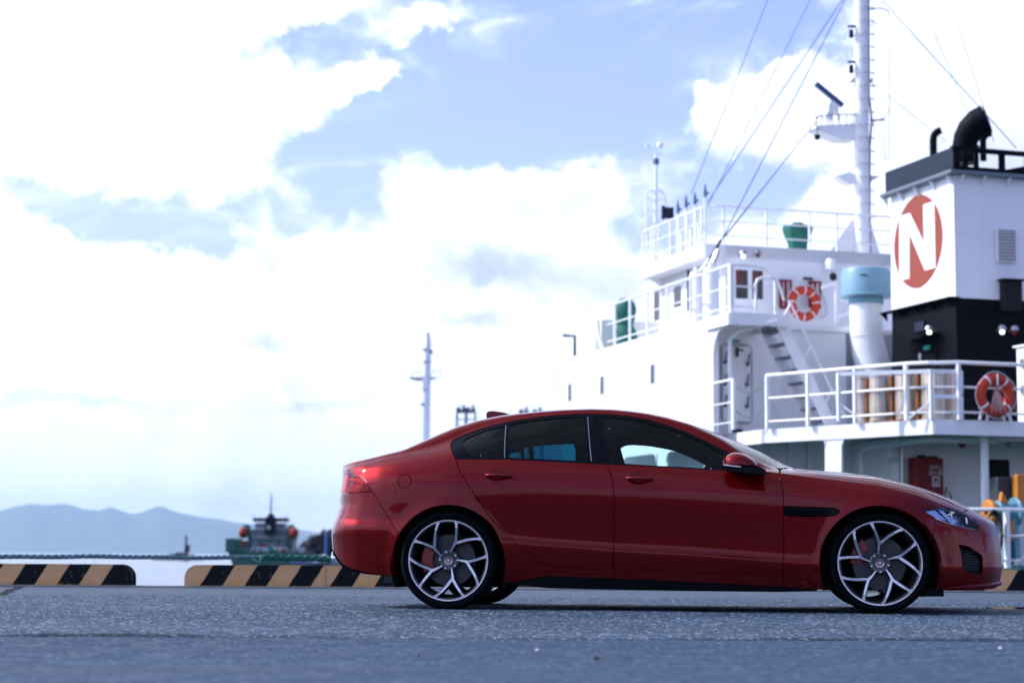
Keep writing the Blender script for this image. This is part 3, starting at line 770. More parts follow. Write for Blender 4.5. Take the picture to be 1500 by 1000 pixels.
# white locker at the right edge
q = P(1489.5, 560, a=.65); lk = MB(); lk.box((q.x + .35, .4, zB + .72), (.7, .5, 1.44), ch=.02); lo = part(lk, 'white_locker', WHITE)
MB().box((q.x + .34, .4, zB + 1.455), (.78, .58, .03)).build('locker_top', WHITE2, lo)
for z in (1.12, .62): MB().lathe([(.05, -.01), (.09, -.015), (.10, 0), (.09, .015), (.05, .01)], (q.x - .03, .40, zB + z), 'X', 18).build('handwheel', GALV, lo)

# ---- funnel casing: black below, white above with the round badge
fb_, fa0, fa1 = 1.42, 2.17, 4.86; zW = 5.45; zT = 7.92; zK = 8.42
fn = node('funnel'); LEAN = .09
def tap(x, y, z): k = (z - zB) / (zT - zB) * LEAN; return (x + k * (1 if x < 3 else -1) * .35, y + k * (1 if y < 3.5 else -1) * .9, z)
fx1 = 5.4
def box_t(x0, x1, y0, y1, z0, z1): m = MB(); m.add([tap(x, y, z) for x in (x0, x1) for y in (y0, y1) for z in (z0, z1)], [(0, 1, 3, 2), (4, 6, 7, 5), (0, 4, 5, 1), (2, 3, 7, 6), (0, 2, 6, 4), (1, 5, 7, 3)]); return m
box_t(fb_ + .012, fx1, fa0 + .012, fa1, zB, zW).build('casing', BLACKP, fn)
box_t(fb_, fx1, fa0, fa1 + .012, zW, zT).build('funnel_top', WHITE, fn)
# badge: red disc with a bold white N reaching its rim
def on_face(u, v, o): z = 6.48 + v * 0; return None
c0 = P(1345, 353.5, b=fb_ + .03); Rb = .885
def bf(u, v, o): x, y, z = tap(fb_, c0.y - u * Rb * 1.20, c0.z + v * Rb * 1.09); return Vector((x - o, y, z))
RB = paint('badge_red', (.29, .058, .036), .5, spec=.2, var=.08)
mb = MB(); an = np.linspace(0, 2 * math.pi, 64, endpoint=False)
mb.add([bf(math.cos(t), math.sin(t), .006) for t in an] + [bf(math.cos(t), math.sin(t), -.01) for t in an], [list(range(64))] + [(i, 64 + i, 64 + (i + 1) % 64, (i + 1) % 64) for i in range(64)])
mb.build('badge_disc', RB, fn)
mb = MB()
for poly in ([(-.78, .66), (-.38, .66), (-.38, -.74), (-.78, -.74)], [(.30, .74), (.72, .74), (.72, -.66), (.30, -.66)], [(-.40, .662), (-.36, .662), (.74, -.662), (.32, -.662), (-.40, .25)]):
    o = .0095 + .0006 * (len(poly) == 5)
    mb.add([bf(u, v, o) for u, v in poly], [list(range(len(poly)))])
mb.build('badge_letter', WHITE, fn)
# gutter under the bulwark, brackets, dark bulwark with its lightening holes
gx = fb_ + .03
MB().box((fb_ - .09 + .05, (fa0 + fa1) / 2 - .02, zT + .01), (.22, fa1 - fa0 + .25, .07), ch=.02).build('gutter', paint('gutter_grey', (.13, .17, .21), .5), fn)
MB().box((3.4, fa0 - .02, zT + .012), (4.1, .22, .07), ch=.02).build('gutter', paint('gutter_grey', (.13, .17, .21), .5), fn)
MB().prism([(fb_ - .06, fa0 - .08, zT + .047), (fb_ - .06, fa1 + .0, zT + .047), (fb_ - .06, fa1 + .0, zK), (fb_ - .06, fa0 - .08, zK)], (.05, 0, 0)).build('bulwark', GREYB, fn)
zb0 = zT + .047; y_ = fa0 - .08
bl = MB(); bl.box((fb_ - .06 + 2.25, y_, zb0 + .04), (4.5, .05, .08)); bl.box((fb_ - .06 + 2.25, y_, zK - .035), (4.5, .05, .1))
for px in (1402, 1414, 1429.5, 1467, 1505, 1540): p = P(px, 220, a=y_); bl.box((p.x, y_, (zb0 + zK) / 2), (.10 if px < 1431 else .13, .048, zK - zb0))
bl.build('bulwark', BLACKP, fn)
p, q = P(1447, 240, a=y_), P(1500, 226, a=y_); MB().prism([(p.x, y_ + .3, zb0), (q.x + 1, y_ + .3, zb0), (q.x + 1, y_ + .3, zb0 + .42), (q.x, y_ + .3, zb0 + .20)], (0, .05, 0)).build('top_cover', BLACKP, fn)
for i in range(5):
    y = fa0 + .10 + i * .66; x0 = tap(fb_, y, zT)[0]
    MB().prism([(x0 - .01, y, zT - .03), (x0 - .15, y, zT - .03), (x0 - .01, y, zT - .22)], (0, .03, 0)).build('bracket', WHITE, fn)
    x1 = fb_ + .0
    MB().prism([(x1 - .0, y + .05, zW - .01), (x1 - .16, y + .05, zW - .01), (x1 - .0, y + .05, zW - .16)], (0, .04, 0)).build('bracket', BLACKP, fn)
for px in (1408, 1440, 1476): p = P(px, 250, a=fa0); MB().prism([(p.x, fa0 + .07, zT - .03), (p.x, fa0 - .09, zT - .03), (p.x, fa0 + .07, zT - .2)], (.03, 0, 0)).build('bracket', WHITE, fn)
MB().box((fb_ - .05, (fa0 + fa1) / 2 + .05, zW - .002), (.22, fa1 - fa0 + .2, .018)).build('ledge', BLACKP, fn)
# uptakes on the top
def pipe(pts, r, name='exhaust_pipe', m=BLACKP): return MB().tube(pts, r, 16).build(name, m, fn)
pc = P(1413, 215, a=2.75); rr = .245
main = [pc + Vector((0, 0, -.35)), pc + Vector((0, 0, .02)), pc + Vector((.02, -.03, .17)), pc + Vector((.08, -.10, .32)), pc + Vector((.20, -.20, .46)), pc + Vector((.34, -.30, .53))]
pipe(main, [rr, rr, rr * 1.04, rr * 1.12, rr * 1.2, rr * 1.24])
pipe([main[-1] + Vector((.002, -.002, .001)), main[-1] + Vector((.012, -.010, .005))], rr * 1.1, 'pipe_mouth', LINER)
MB().lathe([(rr + .0, -.02), (rr + .05, -.02), (rr + .05, .02), (rr, .02)], pc + Vector((0, 0, -.02)), 'Z', 20).build('flange', BLACKP, fn)
for px, py, a, r, s in ((1367, 205, 3.6, .075, 1), (1440, 207, 2.45, .065, .8)):
    p = P(px, py, a=a); pipe([p + Vector((0, 0, -.4)), p, p + Vector((.01, -.02, .09 * s)), p + Vector((.06, -.06, .16 * s)), p + Vector((.13, -.10, .19 * s))], r)
# louvre, vent, lamps and plates on the casing
def aft(px, py): return P(px, py, a=fa0)
p, q = aft(1461, 335), aft(1487, 383); lv = node('louvre', None); lv.parent = fn
MB().box(((p.x + q.x) / 2, fa0 + .0, (p.z + q.z) / 2), (q.x - p.x + .05, .05, p.z - q.z + .05)).build('louvre_frame', WHITE, fn)
for i in range(10): z = q.z + (p.z - q.z) * (i + .5) / 10; MB().box(((p.x + q.x) / 2, fa0 - .03, z), (q.x - p.x, .05, .018), M=Matrix.Rotation(rad(40), 3, 'X')).build('louvre_slat', GALV, fn)
bpy.data.objects.remove(lv)
p, q = aft(1465, 412), aft(1493, 456); MB().box(((p.x + q.x) / 2, fa0 - .05, (p.z + q.z) / 2), (q.x - p.x, .16, p.z - q.z), ch=.01).build('vent_box', LINER, fn)
MB().box(((p.x + q.x) / 2, fa0 - .09, p.z + .02), (q.x - p.x + .09, .26, .03)).build('vent_hood', BLACKP, fn)
def floodlight(p, lit, d=(0, -1, 0), name='floodlight', parent=None):
    f = MB(); p = Vector(p); d = Vector(d)
    f.tube([p, p + d * .14, p + d * .2 + Vector((0, 0, .06))], .02, 6); f.lathe([(0, .09), (.05, .085), (.085, .04), (.09, -.0), (.075, -.01), (0, -.01)], p + d * .2, 'Z', 14)
    o = f.build(name, GALV, fn if parent is None else parent)
    if parent is None: MB().lathe([(0, -.10), (.035, -.09), (.05, -.06), (.05, -.03), (.03, -.011), (0, -.011)], p + d * .2, 'Z', 12).build('lamp_glass', BULB if lit else REDP, fn)
    else: MB().lathe([(0, -.10), (.035, -.09), (.05, -.06), (.05, -.03), (.03, -.011), (0, -.011)], p + d * .2, 'Z', 12).build('lamp_glass', BULB if lit else CURTAIN, parent)
    return o


for px, py, lit in ((1460, 484, True), (1478, 485, False)): floodlight(aft(px, py), lit)
pp = P(1372, 484, b=fb_); floodlight(pp, True, (-1, -.3, 0))
def port(px, py): return P(px, py, b=fb_)
p, q = port(1341, 474), port(1355, 483); MB().box((fb_ - .0, (p.y + q.y) / 2, (p.z + q.z) / 2), (.06, p.y - q.y, .2)).build('cable_plate', GREYB, fn)
p, q = port(1331, 500), port(1375, 497); MB().prism([(fb_ - .0, p.y, p.z + .02), (fb_ - .38, p.y, p.z - .06), (fb_ - .38, q.y, p.z - .06), (fb_ - .0, q.y, p.z + .02)], (0, 0, .045)).build('canopy', BLACKP, fn)
p = port(1358, 509); MB().box((fb_ - .0, p.y, p.z), (.04, .22, .08)).build('exit_sign', paint('teal_sign', (.02, .35, .33), .5), fn)
p, q = port(1338, 512), port(1372, 512); MB().box((fb_ + .0, (p.y + q.y) / 2, zB + .8), (.05, p.y - q.y, 1.5), ch=.02).build('casing_door', BLACKP, fn)
p = port(1351, 521); MB().lathe([(0, -.04), (.06, -.03), (.06, .0), (0, .0)], (fb_ - .03, p.y, p.z), 'X', 12).tube([(fb_ - .05, p.y, p.z), (fb_ - .06, p.y, p.z - .18)], .015, 6).build('door_handle', GALV, fn)

# ---- big mushroom ventilator
va = 5.9; vt = node('ventilator'); c = P(1269, 470, a=va); k = 1 / (F / (SM @ c).y)
def vx(px): return P(px, 470, a=va).x
def vz(py): return P(1269, py, a=va).z
r1, r2 = (vx(1290) - vx(1247)) / 2, (vx(1303) - vx(1236)) / 2
MB().tube([(vx(1281), va - .1, zB - .02), (vx(1279), va - .1, vz(560)), (vx(1277), va - .1, vz(545)), (vx(1272), va - .03, vz(515)), (c.x, va, vz(492)), (c.x, va, vz(436))], [r1 * 1.02, r1 * 1.02, r1 * 1.02, r1 * 1.05, r1, r1], 28).build('vent_trunk', WHITE, vt)
for y in (492, 515): MB().tube([(vx(1268.5 + (515 - 492) * .15 * (y > 500)) + (r1 + .004) * math.cos(t), va + (r1 + .004) * math.sin(t), vz(y) + .03 * math.cos(t)) for t in np.linspace(0, 2 * math.pi, 32, endpoint=False)], .007, 5, closed=True).build('weld_seam', WHITE, vt)
MB().lathe([(r1 * 1.06, -.22), (r1 * 1.06, 0), (r1 * .9, 0)], (c.x, va, vz(431)), 'Z', 32).build('vent_neck', TEAL, vt)
MB().lathe([(r1, -.02), (r2, 0), (r2 + .01, .03), (r2 - .02, .05), (r2 - .02, vz(400) - vz(436)), (r2 - .06, vz(395) - vz(436)), (0, vz(393) - vz(436))], (c.x, va, vz(436)), 'Z', 36).build('vent_hood', TEAL, vt)
MB().box((c.x - r2 * .55, va - r2 * .86, vz(408)), (.16, .03, .025)).build('hood_handle', HULLB, vt)

# ---- accommodation block, port side and after end
wb = -2.35; ac = P(1045, 600, b=wb).y; af = P(824, 600, b=wb - .1).y
aw = ac + .75                                                             # the recessed after wall
part(MB().prism([(wb, ac, zB + .0), (wb - .1, af, zB), (wb - .1, af, zC - .02), (wb, ac, zC - .02)], (.12, 0, 0)), 'house_side', WHITE)
zo = P(940, 666.5, b=wb - .05).z
plate((wb + .0, ac + .01), (wb - .1, af), zo, zB, .03, 'house_side_lower')
def side_at(px): y = P(px, 675, b=wb - .03).y; return (wb - .1 * (y - ac) / (af - ac), y)
for x0, x1 in ((824, 916), (963, 977), (1030, 1045)): plate(side_at(x1), side_at(x0), zA, zo, .03, 'side_pillar')
for x0, s in ((916, 1), (963, -1), (977, 1), (1030, -1)):
    q = side_at(x0); part(MB().prism([(q[0], q[1], zo + .01), (q[0], q[1] - s * .22, zo + .01), (q[0], q[1] - s * .06, zo - .06), (q[0], q[1], zo - .22)], (-.03, 0, 0)), 'corner_web', WHITE)
part(MB().box((-.95, 13.5, (zA + zB) / 2), (.1, 13, zB - zA - .02)), 'inner_wall', WHITE)
part(MB().box((3.0, af + .05, (zB + zC) / 2), (10.8, .1, zC - zB)), 'house_front', WHITE)
# rounded inner corner of the recess
cw = MB(); n = 8; R = .33
cw.prism([(wb + .012, ac + .002, zC - .26)] + [(wb + .012, ac + .002 - R * 0 - (0 if False else R * (1 - math.cos(rad(90 * i / n)))), zC - .26 - R * (1 - math.sin(rad(90 * i / n))) * 1) for i in range(n, -1, -1)][:0] + [(wb + .012, ac - .5, zC - .23), (wb + .012, ac - .42, zC - .27), (wb + .012, ac - .2, zC - .33), (wb + .012, ac - .06, zC - .48), (wb + .012, ac + .002, zC - .75)], (.04, 0, 0))
part(cw, 'corner_web', WHITE)
xr = P(1239.5, 540, a=aw).x
part(MB().box(((wb + .12 + xr) / 2, aw + .05, (zB + zC) / 2 - .01), (xr - wb - .12, .1, zC - zB - .02)), 'after_wall', WHITE)
part(MB().box((xr - .05, aw + 2.2, (zB + zC) / 2 - .02), (.1, 4.2, zC - zB - .03)), 'after_wall', WHITE)
part(MB().tube([(wb + .33, ac - .1, zB), (wb + .33, ac - .1, zC - .45), (wb + .42, ac - .35, zC - .28), (wb + .9, ac - 1.2, zC - .16)], .045, 8), 'drain_pipe', WHITE2)
# weathertight door with its dogs
p, q = P(1057, 506, a=aw), P(1099, 618, a=aw); dr = node('weathertight_door')
MB().box(((p.x + q.x) / 2, aw - .03, (p.z + q.z) / 2), (q.x - p.x, .06, p.z - q.z), ch=.02).build('door_leaf', WHITE, dr)
cx_, cz_ = (p.x + q.x) / 2, (p.z + q.z) / 2; w2, h2 = (q.x - p.x) / 2 + .03, (p.z - q.z) / 2 + .03
MB().tube([(cx_ + sx, aw - .03, cz_ + sz) for sx, sz in ((-w2 + .1, -h2), (w2 - .1, -h2), (w2 - .02, -h2 + .04), (w2, -h2 + .12), (w2, h2 - .12), (w2 - .02, h2 - .04), (w2 - .1, h2), (-w2 + .1, h2), (-w2 + .02, h2 - .04), (-w2, h2 - .12), (-w2, -h2 + .12), (-w2 + .02, -h2 + .04))], .016, 6, closed=True).build('door_seal', paint('pale_door_seal', (.40, .45, .52), .6), dr)
for px, py in ((1062, 530), (1062, 562), (1062, 593), (1095, 533), (1094, 563), (1094, 595)):
    p = P(px, py, a=aw - .07); MB().lathe([(0, -.05), (.035, -.05), (.045, 0), (0, .0)], p, 'Y', 10).bar(p + Vector((0, -.05, 0)), p + Vector((.02, -.06, .22)), .028).build('door_dog', paint('dog_grey', (.12, .14, .18), .5), dr)
p = P(1078.5, 513, a=aw - .07); MB().bar(p + Vector((0, -.05, .06)), p + Vector((0, -.05, -.14)), .05).bar(p, p + Vector((.14, -.06, 0)), .03).build('door_handle', RUBBER, dr)
p = P(1078, 499.5, a=aw); part(MB().box(p + Vector((0, -.01, 0)), (.17, .02, .05)), 'door_sign', paint('teal_sign_plate', (.06, .36, .36), .5))
part(MB().tube([P(1128, 600, a=aw - .1) + Vector((.12 * math.cos(t), 0, .18 * math.sin(t))) for t in np.linspace(0, 2 * math.pi, 20, endpoint=False)], .012, 5, closed=True), 'hose_coil', WHITE2)
p = P(1079, 627, a=aw - .1); part(MB().box((p.x, p.y, zB + .07), (.2, .2, .14), ch=.02), 'deck_socket', GREYB)
# narrow windows in the side
for px, py in ((838, 574.5), (884, 564), (956, 547.5)):
    p = P(px, py, b=wb - .05); x = wb - .1 * (p.y - ac) / (af - ac); wv = node('side_window')
    MB().box((x - .004, p.y, p.z), (.03, .30, .50), ch=.012).build('window_frame', WHITE2, wv); MB().box((x - .014, p.y, p.z), (.03, .22, .42), ch=.008).build('window_pane', PANE, wv)
p = P(842, 504, b=wb - .2); part(MB().tube([p + Vector((0, 0, -.28)), p + Vector((0, 0, .2)), p + Vector((-.25, .15, .22))], .035, 6), 'lamp_bracket', HULLB)

# ---- bridge deck with its overhanging landing
cA, cR, cE = P(1073, 458, z=zC), P(1137, 466, z=zC), P(873, 509, z=zC)
Cp = [(wb - .02, cE.y), (wb - .02, cA.y), (cR.x, cA.y), (cR.x, aw + .05), (xr, aw + .05), (6.5, aw + .05), (6.5, cE.y + 2), (0, cE.y + 2.2)]
part(slab(Cp, zC - .10, zC), 'bridge_deck', WHITE)
plate((wb - .03, cA.y), (wb - .03, ac + .3), zC - .24, zC + .012, -.03, 'deck_fascia'); plate((wb - .025, cA.y - .0), (cR.x, cA.y - .0), zC - .24, zC + .012, .03, 'deck_fascia')
plate((cR.x + .002, cA.y), (cR.x + .002, aw), zC - .24, zC + .008, .03, 'deck_fascia')
part(MB().box(((cR.x + xr) / 2 + .1, aw - .03, zC - .03), (xr - cR.x - .1, .06, .12)), 'deck_edge_bar', WHITE2)
def cedge(px): y = np.interp(px, [866, 873, 1040, 1064], [511, 509, 468, 461.5]); p = P(px, y, z=zC); return Vector((wb + .06, p.y, zC))
posts = [cedge(x) for x in (884, 909, 938, 971, 1009)]
corner = Vector((wb + .06, cA.y + .12, zC)); cr2 = Vector((P(1104, 460, a=cA.y + .12).x, cA.y + .12, zC)); cr3 = Vector((P(1120, 460, a=cA.y + .12).x, cA.y + .12, zC)); cr4 = Vector((P(1141, 470, a=cA.y + .12).x, cA.y + .12, zC - .1))
rg_ = railing([cedge(872), corner, cr2], 1.0, (1, .56, .15), posts, .03, .03)
MB().bar(corner, corner + Vector((0, 0, 1)), .11, .09).build('rail_post', WHITE2, rg_)
MB().tube([cr2 + Vector((0, 0, 1)), cr3 + Vector((0, 0, .95)), cr4 + Vector((0, 0, .78)), cr4 + Vector((.12, 0, .42))], .028, 8).build('handrail', WHITE2, rg_)
x_ = P(1107, 450, a=cA.y + .1).x
MB().tube([(x_, cA.y + .1, zC), (x_, cA.y + .1, zC + .62), (x_ + .05, cA.y + .1, zC + .72), (x_ + .15, cA.y + .1, zC + .76), (x_ + .4, cA.y + .1, zC + .76)], .034, 8).build('grab_hoop', WHITE2, rg_)
x_ = P(1136, 450, a=cA.y + .1).x; MB().bar((x_, cA.y + .1, zC), (x_, cA.y + .1, zC + .72), .05).build('rail_post', WHITE2, rg_)
# curved end plate of the bridge wing
e = cedge(868); pl = [(wb - .02, e.y + .05, zC), (wb - .02, e.y + .30, zC + .35), (wb - .02, e.y + .38, zC + .72), (wb - .02, e.y + .3, zC + .74), (wb - .02, e.y + .22, zC + .36), (wb - .02, e.y - .1, zC)]
part(MB().prism(pl, (.05, 0, 0)), 'wing_end_plate', WHITE)
part(MB().box((wb + .9, e.y + .5, zC + .38), (1.5, .05, .76)), 'wing_screen', WHITE)
p = P(892, 500, b=wb + .6); part(MB().box((wb + .6, p.y, zC + .22), (.5, .6, .44), ch=.03), 'deck_locker', GREYB if False else paint('grey_locker_paint', (.36, .39, .43), .5))
# canvas-covered instrument on the wing
p = P(916, 500, b=wb + .5); gcv = MB()
gcv.lathe([(0.0, 1.22), (.12, 1.20), (.21, 1.10), (.26, .95), (.25, .74), (.2, .6), (.19, .54), (.24, .45), (.31, .2), (.34, .0), (0, 0)], (0, 0, 0), 'Z', 18)
o = gcv.build('canvas_cover', GREEN, None, SM @ Vector((wb + .5, p.y, zC))); o.rotation_euler = (0, 0, SRZ)
for v in o.data.vertices: v.co.x *= 1 + .06 * math.sin(v.co.z * 9 + math.atan2(v.co.y, v.co.x) * 5)
tag(o, 'tall green canvas cover tied over an instrument on the bridge wing', 'canvas cover')
# stair from the bridge deck down to the poop deck
sa, sb_ = cA.y + .12, cA.y + .92; s0, s1 = P(1139, 468, a=sa), P(1222, 612, a=sa)
s0.z = zC - .02; stp = node('stair')
for a in (sa, sb_): MB().bar((s0.x, a, s0.z), (s1.x, a, zB + .02), .035, .24, up=(0, 1, 0) if False else (0, 0, 1)).build('stringer', WHITE, stp)
for i in range(1, 9):
    t = i / 9; MB().box((s0.x + (s1.x - s0.x) * t, (sa + sb_) / 2, s0.z + (zB - s0.z) * t), (.24, sb_ - sa - .04, .03)).build('tread', paint('tread_grey', (.14, .17, .22), .6), stp)
up_ = Vector((.36, 0, .62)) * .62
h0, h1 = Vector((s0.x + .05, sa, s0.z - .06)), Vector((s1.x, sa, zB + .1))
MB().tube([h0 + up_, h1 + up_ - Vector((.0, 0, .1))], .026, 8).build('handrail', WHITE2, stp)
for t in (.02, .4, .8): b0 = h0.lerp(h1, t); MB().tube([b0, b0 + up_], .024, 6).build('rail_post', WHITE2, stp)

# ---- wheelhouse
da = P(1059, 400, b=None, z=zD).y if False else 10.15; dl = P(1062, 430, a=da).x; dr_ = 6.3; df = P(951, 440, b=dl).y
part(MB().prism([(dl, da, zC), (dr_, da, zC), (dr_, da, zD), (dl, da, zD)], (0, .08, 0)), 'wheelhouse_after_wall', WHITE)
part(MB().prism([(dl, da + .081, zC), (dl, df, zC), (dl, df + .5, zD - .3), (dl, da + .081, zD - .3)], (.08, 0, 0)), 'wheelhouse_side', WHITE)
part(MB().prism([(dl + .081, df, zC), (dr_, df, zC), (dr_, df + .5, zD - .3), (dl + .081, df + .5, zD - .3)], (0, -.06, 0)), 'wheelhouse_front', WHITE)
# roof with a rounded overhang on the port side
rp0, rp1 = P(1040, 357, z=zD), P(930, 392, z=zD); bx_ = -.5
rf = [(bx_, rp1.y), (bx_, da + .12)] + [(bx_ + .32 * (1 - math.cos(rad(15 * i))), da + .12 - .12 * math.sin(rad(15 * i))) for i in range(1, 7)] + [(dr_, da), (dr_, rp1.y)]
part(slab(rf, zD - .30, zD + .003), 'wheelhouse_roof', WHITE)
mb = MB(); prof = [(bx_ + .012, zD - .30), (bx_ + .2, zD - .36), (dl - .06, zD - .52), (dl - .003, zD - .72), (dl - .003, zD - .301)]
mb.prism([(x, rp1.y - .3, z) for x, z in prof], (0, -.05, 0)); mb.prism([(x, da + .05, z) for x, z in prof], (0, .06, 0)); part(mb, 'roof_bracket', WHITE)
def win(px0, py0, px1, py1, b, curtain=False, frame=WHITE2):
    p, q = P(px0, py0, b=b), P(px1, py1, b=b); n_ = node('window'); y0, y1, z0, z1 = min(p.y, q.y), max(p.y, q.y), min(p.z, q.z), max(p.z, q.z)
    MB().box((b - .004, (y0 + y1) / 2, (z0 + z1) / 2), (.03, y1 - y0 + .09, z1 - z0 + .09), ch=.01).build('window_frame', frame, n_); MB().box((b - .012, (y0 + y1) / 2, (z0 + z1) / 2), (.03, y1 - y0, z1 - z0), ch=.005).build('window_pane', PANE, n_)


win(959, 428, 967, 468, dl); win(988, 421, 999, 448, dl); 
p, q = P(984, 415, b=dl), P(1003, 470, b=dl); part(MB().box((dl - .008, (p.y + q.y) / 2, zC + .92), (.02, abs(p.y - q.y) + .25, 1.8), ch=.006), 'wheelhouse_door', WHITE2)
p, q = P(1009, 402, b=dl), P(1013, 460, b=dl); part(MB().box((dl - .01, p.y, (p.z + q.z) / 2 + .1), (.02, .12, p.z - q.z)), 'door_gap', HULLB)
for px0, px1, py in ((1077, 1095, 395), (1101, 1117, 396)):
    p, q = P(px0, py, a=da), P(px1, py + 43, a=da); wv = node('window'); cx_, cz_ = (p.x + q.x) / 2, (p.z + q.z) / 2
    MB().box((cx_, da + .0, cz_), (q.x - p.x + .1, .05, p.z - q.z + .1), ch=.02).build('window_frame', WHITE2, wv); MB().box((cx_, da - .012, cz_), (q.x - p.x, .05, p.z - q.z), ch=.015).build('window_pane', PANE, wv)
    MB().prism([(p.x + .02, da - .040, p.z - .02), (q.x - .10, da - .040, p.z - .02), (p.x + .05, da - .040, q.z + .25), (p.x + .02, da - .040, q.z + .25)], (0, .001, 0)).build('curtain', CURTAIN, wv)
floodlight(P(1083.5, 374, a=da), True, parent=ship); floodlight(P(1105, 373, a=da), False, parent=ship)
p = P(1200, 409, a=da); part(MB().box((p.x - .3, da - .02, p.z), (.24, .03, .05)), 'name_strip', GREYB)
# red racks either side of the buoy
for x0, x1, y0, y1 in ((1143, 1158, 411, 451), (1186, 1201, 413, 450)):
    rk = node('buoy_rack'); p, q = P(x0, y0, a=da - .1), P(x1, y1, a=da - .1)
    for x in (p.x, (p.x + q.x) / 2, q.x): MB().bar((x, da - .12, q.z), (x, da - .12, p.z), .045 if x > p.x else .07).build('rack_bar', REDP, rk)
    for z in (p.z, q.z): MB().bar((p.x - .03, da - .12, z), (q.x + .03, da - .12, z), .05).build('rack_bar', REDP, rk)
# canister and loudspeaker by the mast, outboard rails
p = P(1217, 388, a=da - .2); part(MB().lathe([(0, .15), (.1, .14), (.14, .06), (.14, -.12), (.06, -.16), (.06, -.3), (0, -.3)], p, 'Z', 16), 'siren', WHITE2)
p = P(1219, 405.5, a=da - .3); part(MB().lathe([(0, .02), (.05, .01), (.10, -.05), (.085, -.055), (0, -.02)], p, 'Y', 18), 'loudspeaker', RUBBER)
rr_ = node('railing')
for x0, y0, x1, y1, r in ((1203, 422, 1225, 415, .03), (1224, 416, 1224, 474, .028), (1224, 466, 1247, 458, .03), (1226, 440, 1247, 441, .014)): MB().tube([P(x0, y0, a=da - .9), P(x1, y1, a=da - .9)], r, 7).build('rail_bar', WHITE2, rr_)
part(MB().tube([P(1204, 430, a=da - .1), P(1211, 450, a=da - .1), P(1211, 462, a=da - .1), P(1200, 466, a=da - .1)], .012, 5), 'cable_loop', GALV)
# tall white vent posts with the shackled ends of the stays
for px, yb, yt, w in ((1021, 468, 397, .34), (1042, 464, 390, .36)):
    p = P(px, yb, b=wb + .75); a_ = p.y; zt = P(px, yt, a=a_).z
    part(MB().lathe([(w * .62, 0), (w * .5, .1), (w * .5, zt - zC - .12), (w * .42, zt - zC - .03), (w * .2, zt - zC), (w * .2, zt - zC + .08), (0, zt - zC + .09)], (p.x, a_, zC), 'Z', 20), 'stay_post', WHITE)
for (x0, y0), (x1, y1) in (((1024, 402), (1040, 380)), ((1041, 393), (1052, 366))):
    a_ = P(x0, 466, b=wb + .75).y; p, q = P(x0, y0, a=a_), P(x1, y1, a=a_); part(MB().tube([p, q], .045, 8).tube([p.lerp(q, .1), p.lerp(q, .9)], .06, 6), 'turnbuckle', GALV)
p = P(1037, 389, b=wb + .75)
part(MB().tube([P(1040, 380, a=8.4), P(1056, 352, a=8.6)], .035, 6), 'turnbuckle', RUBBER)

# ---- top of the wheelhouse: rails, aerials, covered compass
def redge(px): y = np.interp(px, [930, 1037, 1060, 1220, 1300], [392, 357.5, 357, 368, 373]); return P(px, y, z=zD)
dport = [Vector((bx_ + .08, redge(x).y, zD)) for x in (931, 945, 956, 976, 990, 1004, 1018, 1028)]
rt = railing([Vector((bx_ + .08, rp1.y + .02, zD)), Vector((bx_ + .08, da + .25, zD)), Vector((bx_ + .3, da + .08, zD)), Vector((dr_, da + .08, zD))], .92, (1, .62, .25), dport + [Vector((P(x, 360, a=da + .08).x, da + .08, zD)) for x in (1060, 1123, 1186, 1226)], .026, .026)
for px, y0, y1 in ((993, 296, 350), (1005, 288, 346), (1018, 283, 342), (1033, 272, 338)):
    p, q = P(px, y1, b=bx_ + .5), None; q = P(px, y0, a=p.y); t = node('aerial')
    MB().tube([(p.x, p.y, zD), (p.x, p.y, q.z - .15)], .035, 8).build('aerial_mount', WHITE2, t); MB().tube([(p.x, p.y, q.z - .28), (p.x, p.y, q.z - .12), (p.x, p.y, q.z + .05)], [.05, .045, .012], 8).build('aerial_tip', WIRE, t)
    MB().bar((p.x - .02, p.y, q.z - .2), (p.x + .1, p.y, q.z - .17), .05).build('aerial_clamp', WIRE, t)
for px in (984, 998, 1012, 1024):
    p = P(px, 345, b=bx_ + .9); part(MB().bar((p.x, p.y, zD), (p.x, p.y, zD + .85), .09, .05), 'cable_trunk', WHITE2)
p = P(980, 312, b=bx_ + .6); part(MB().box(p, (.22, .1, .28)).box(p + Vector((-.16, 0, 0)), (.06, .1, .34)), 'searchlight', GREYB)
la = P(960, 340, b=bx_ + .5).y; lf = node('aerial_frame')
def lp(px, py): return P(px, py, a=la)
for pts in ([(947, 392), (947, 283), (951, 279), (968, 280), (973, 285), (978, 335)],): MB().tube([lp(*t) for t in pts], .028, 7).build('frame_tube', WHITE2, lf)
for y in (291, 308, 325, 345): MB().tube([lp(947, y), lp(974, y + 1)], .016, 6).build('frame_rung', WHITE2, lf)
mo_ = node('anemometer_mast'); MB().tube([lp(960, 395), lp(961, 225)], [.06, .045], 10).build('pole', WHITE2, mo_)
MB().box(lp(961, 237), (.12, .12, .14)).build('clamp', WIRE, mo_); MB().tube([lp(952, 218), lp(970, 216)], .022, 6).build('cross_arm', WHITE2, mo_); MB().lathe([(0, .09), (.07, .06), (.09, 0), (.07, -.06), (0, -.08)], lp(967, 213), 'Z', 12).build('wind_cup', WHITE2, mo_)
MB().tube([lp(952, 218), lp(947, 211), lp(945, 217)], .012, 5).build('wind_vane', GALV, mo_)
p = P(1168.5, 362, a=da + .9); gc = MB(); zt = P(1168, 326, a=da + .9).z - zD
gc.lathe([(.0, zt), (.12, zt - .01), (.17, zt - .06), (.37, zt - .10), (.375, zt - .17), (.33, zt - .32), (.24, zt - .52), (.22, -.02), (0, -.02)], (0, 0, 0), 'Z', 10)
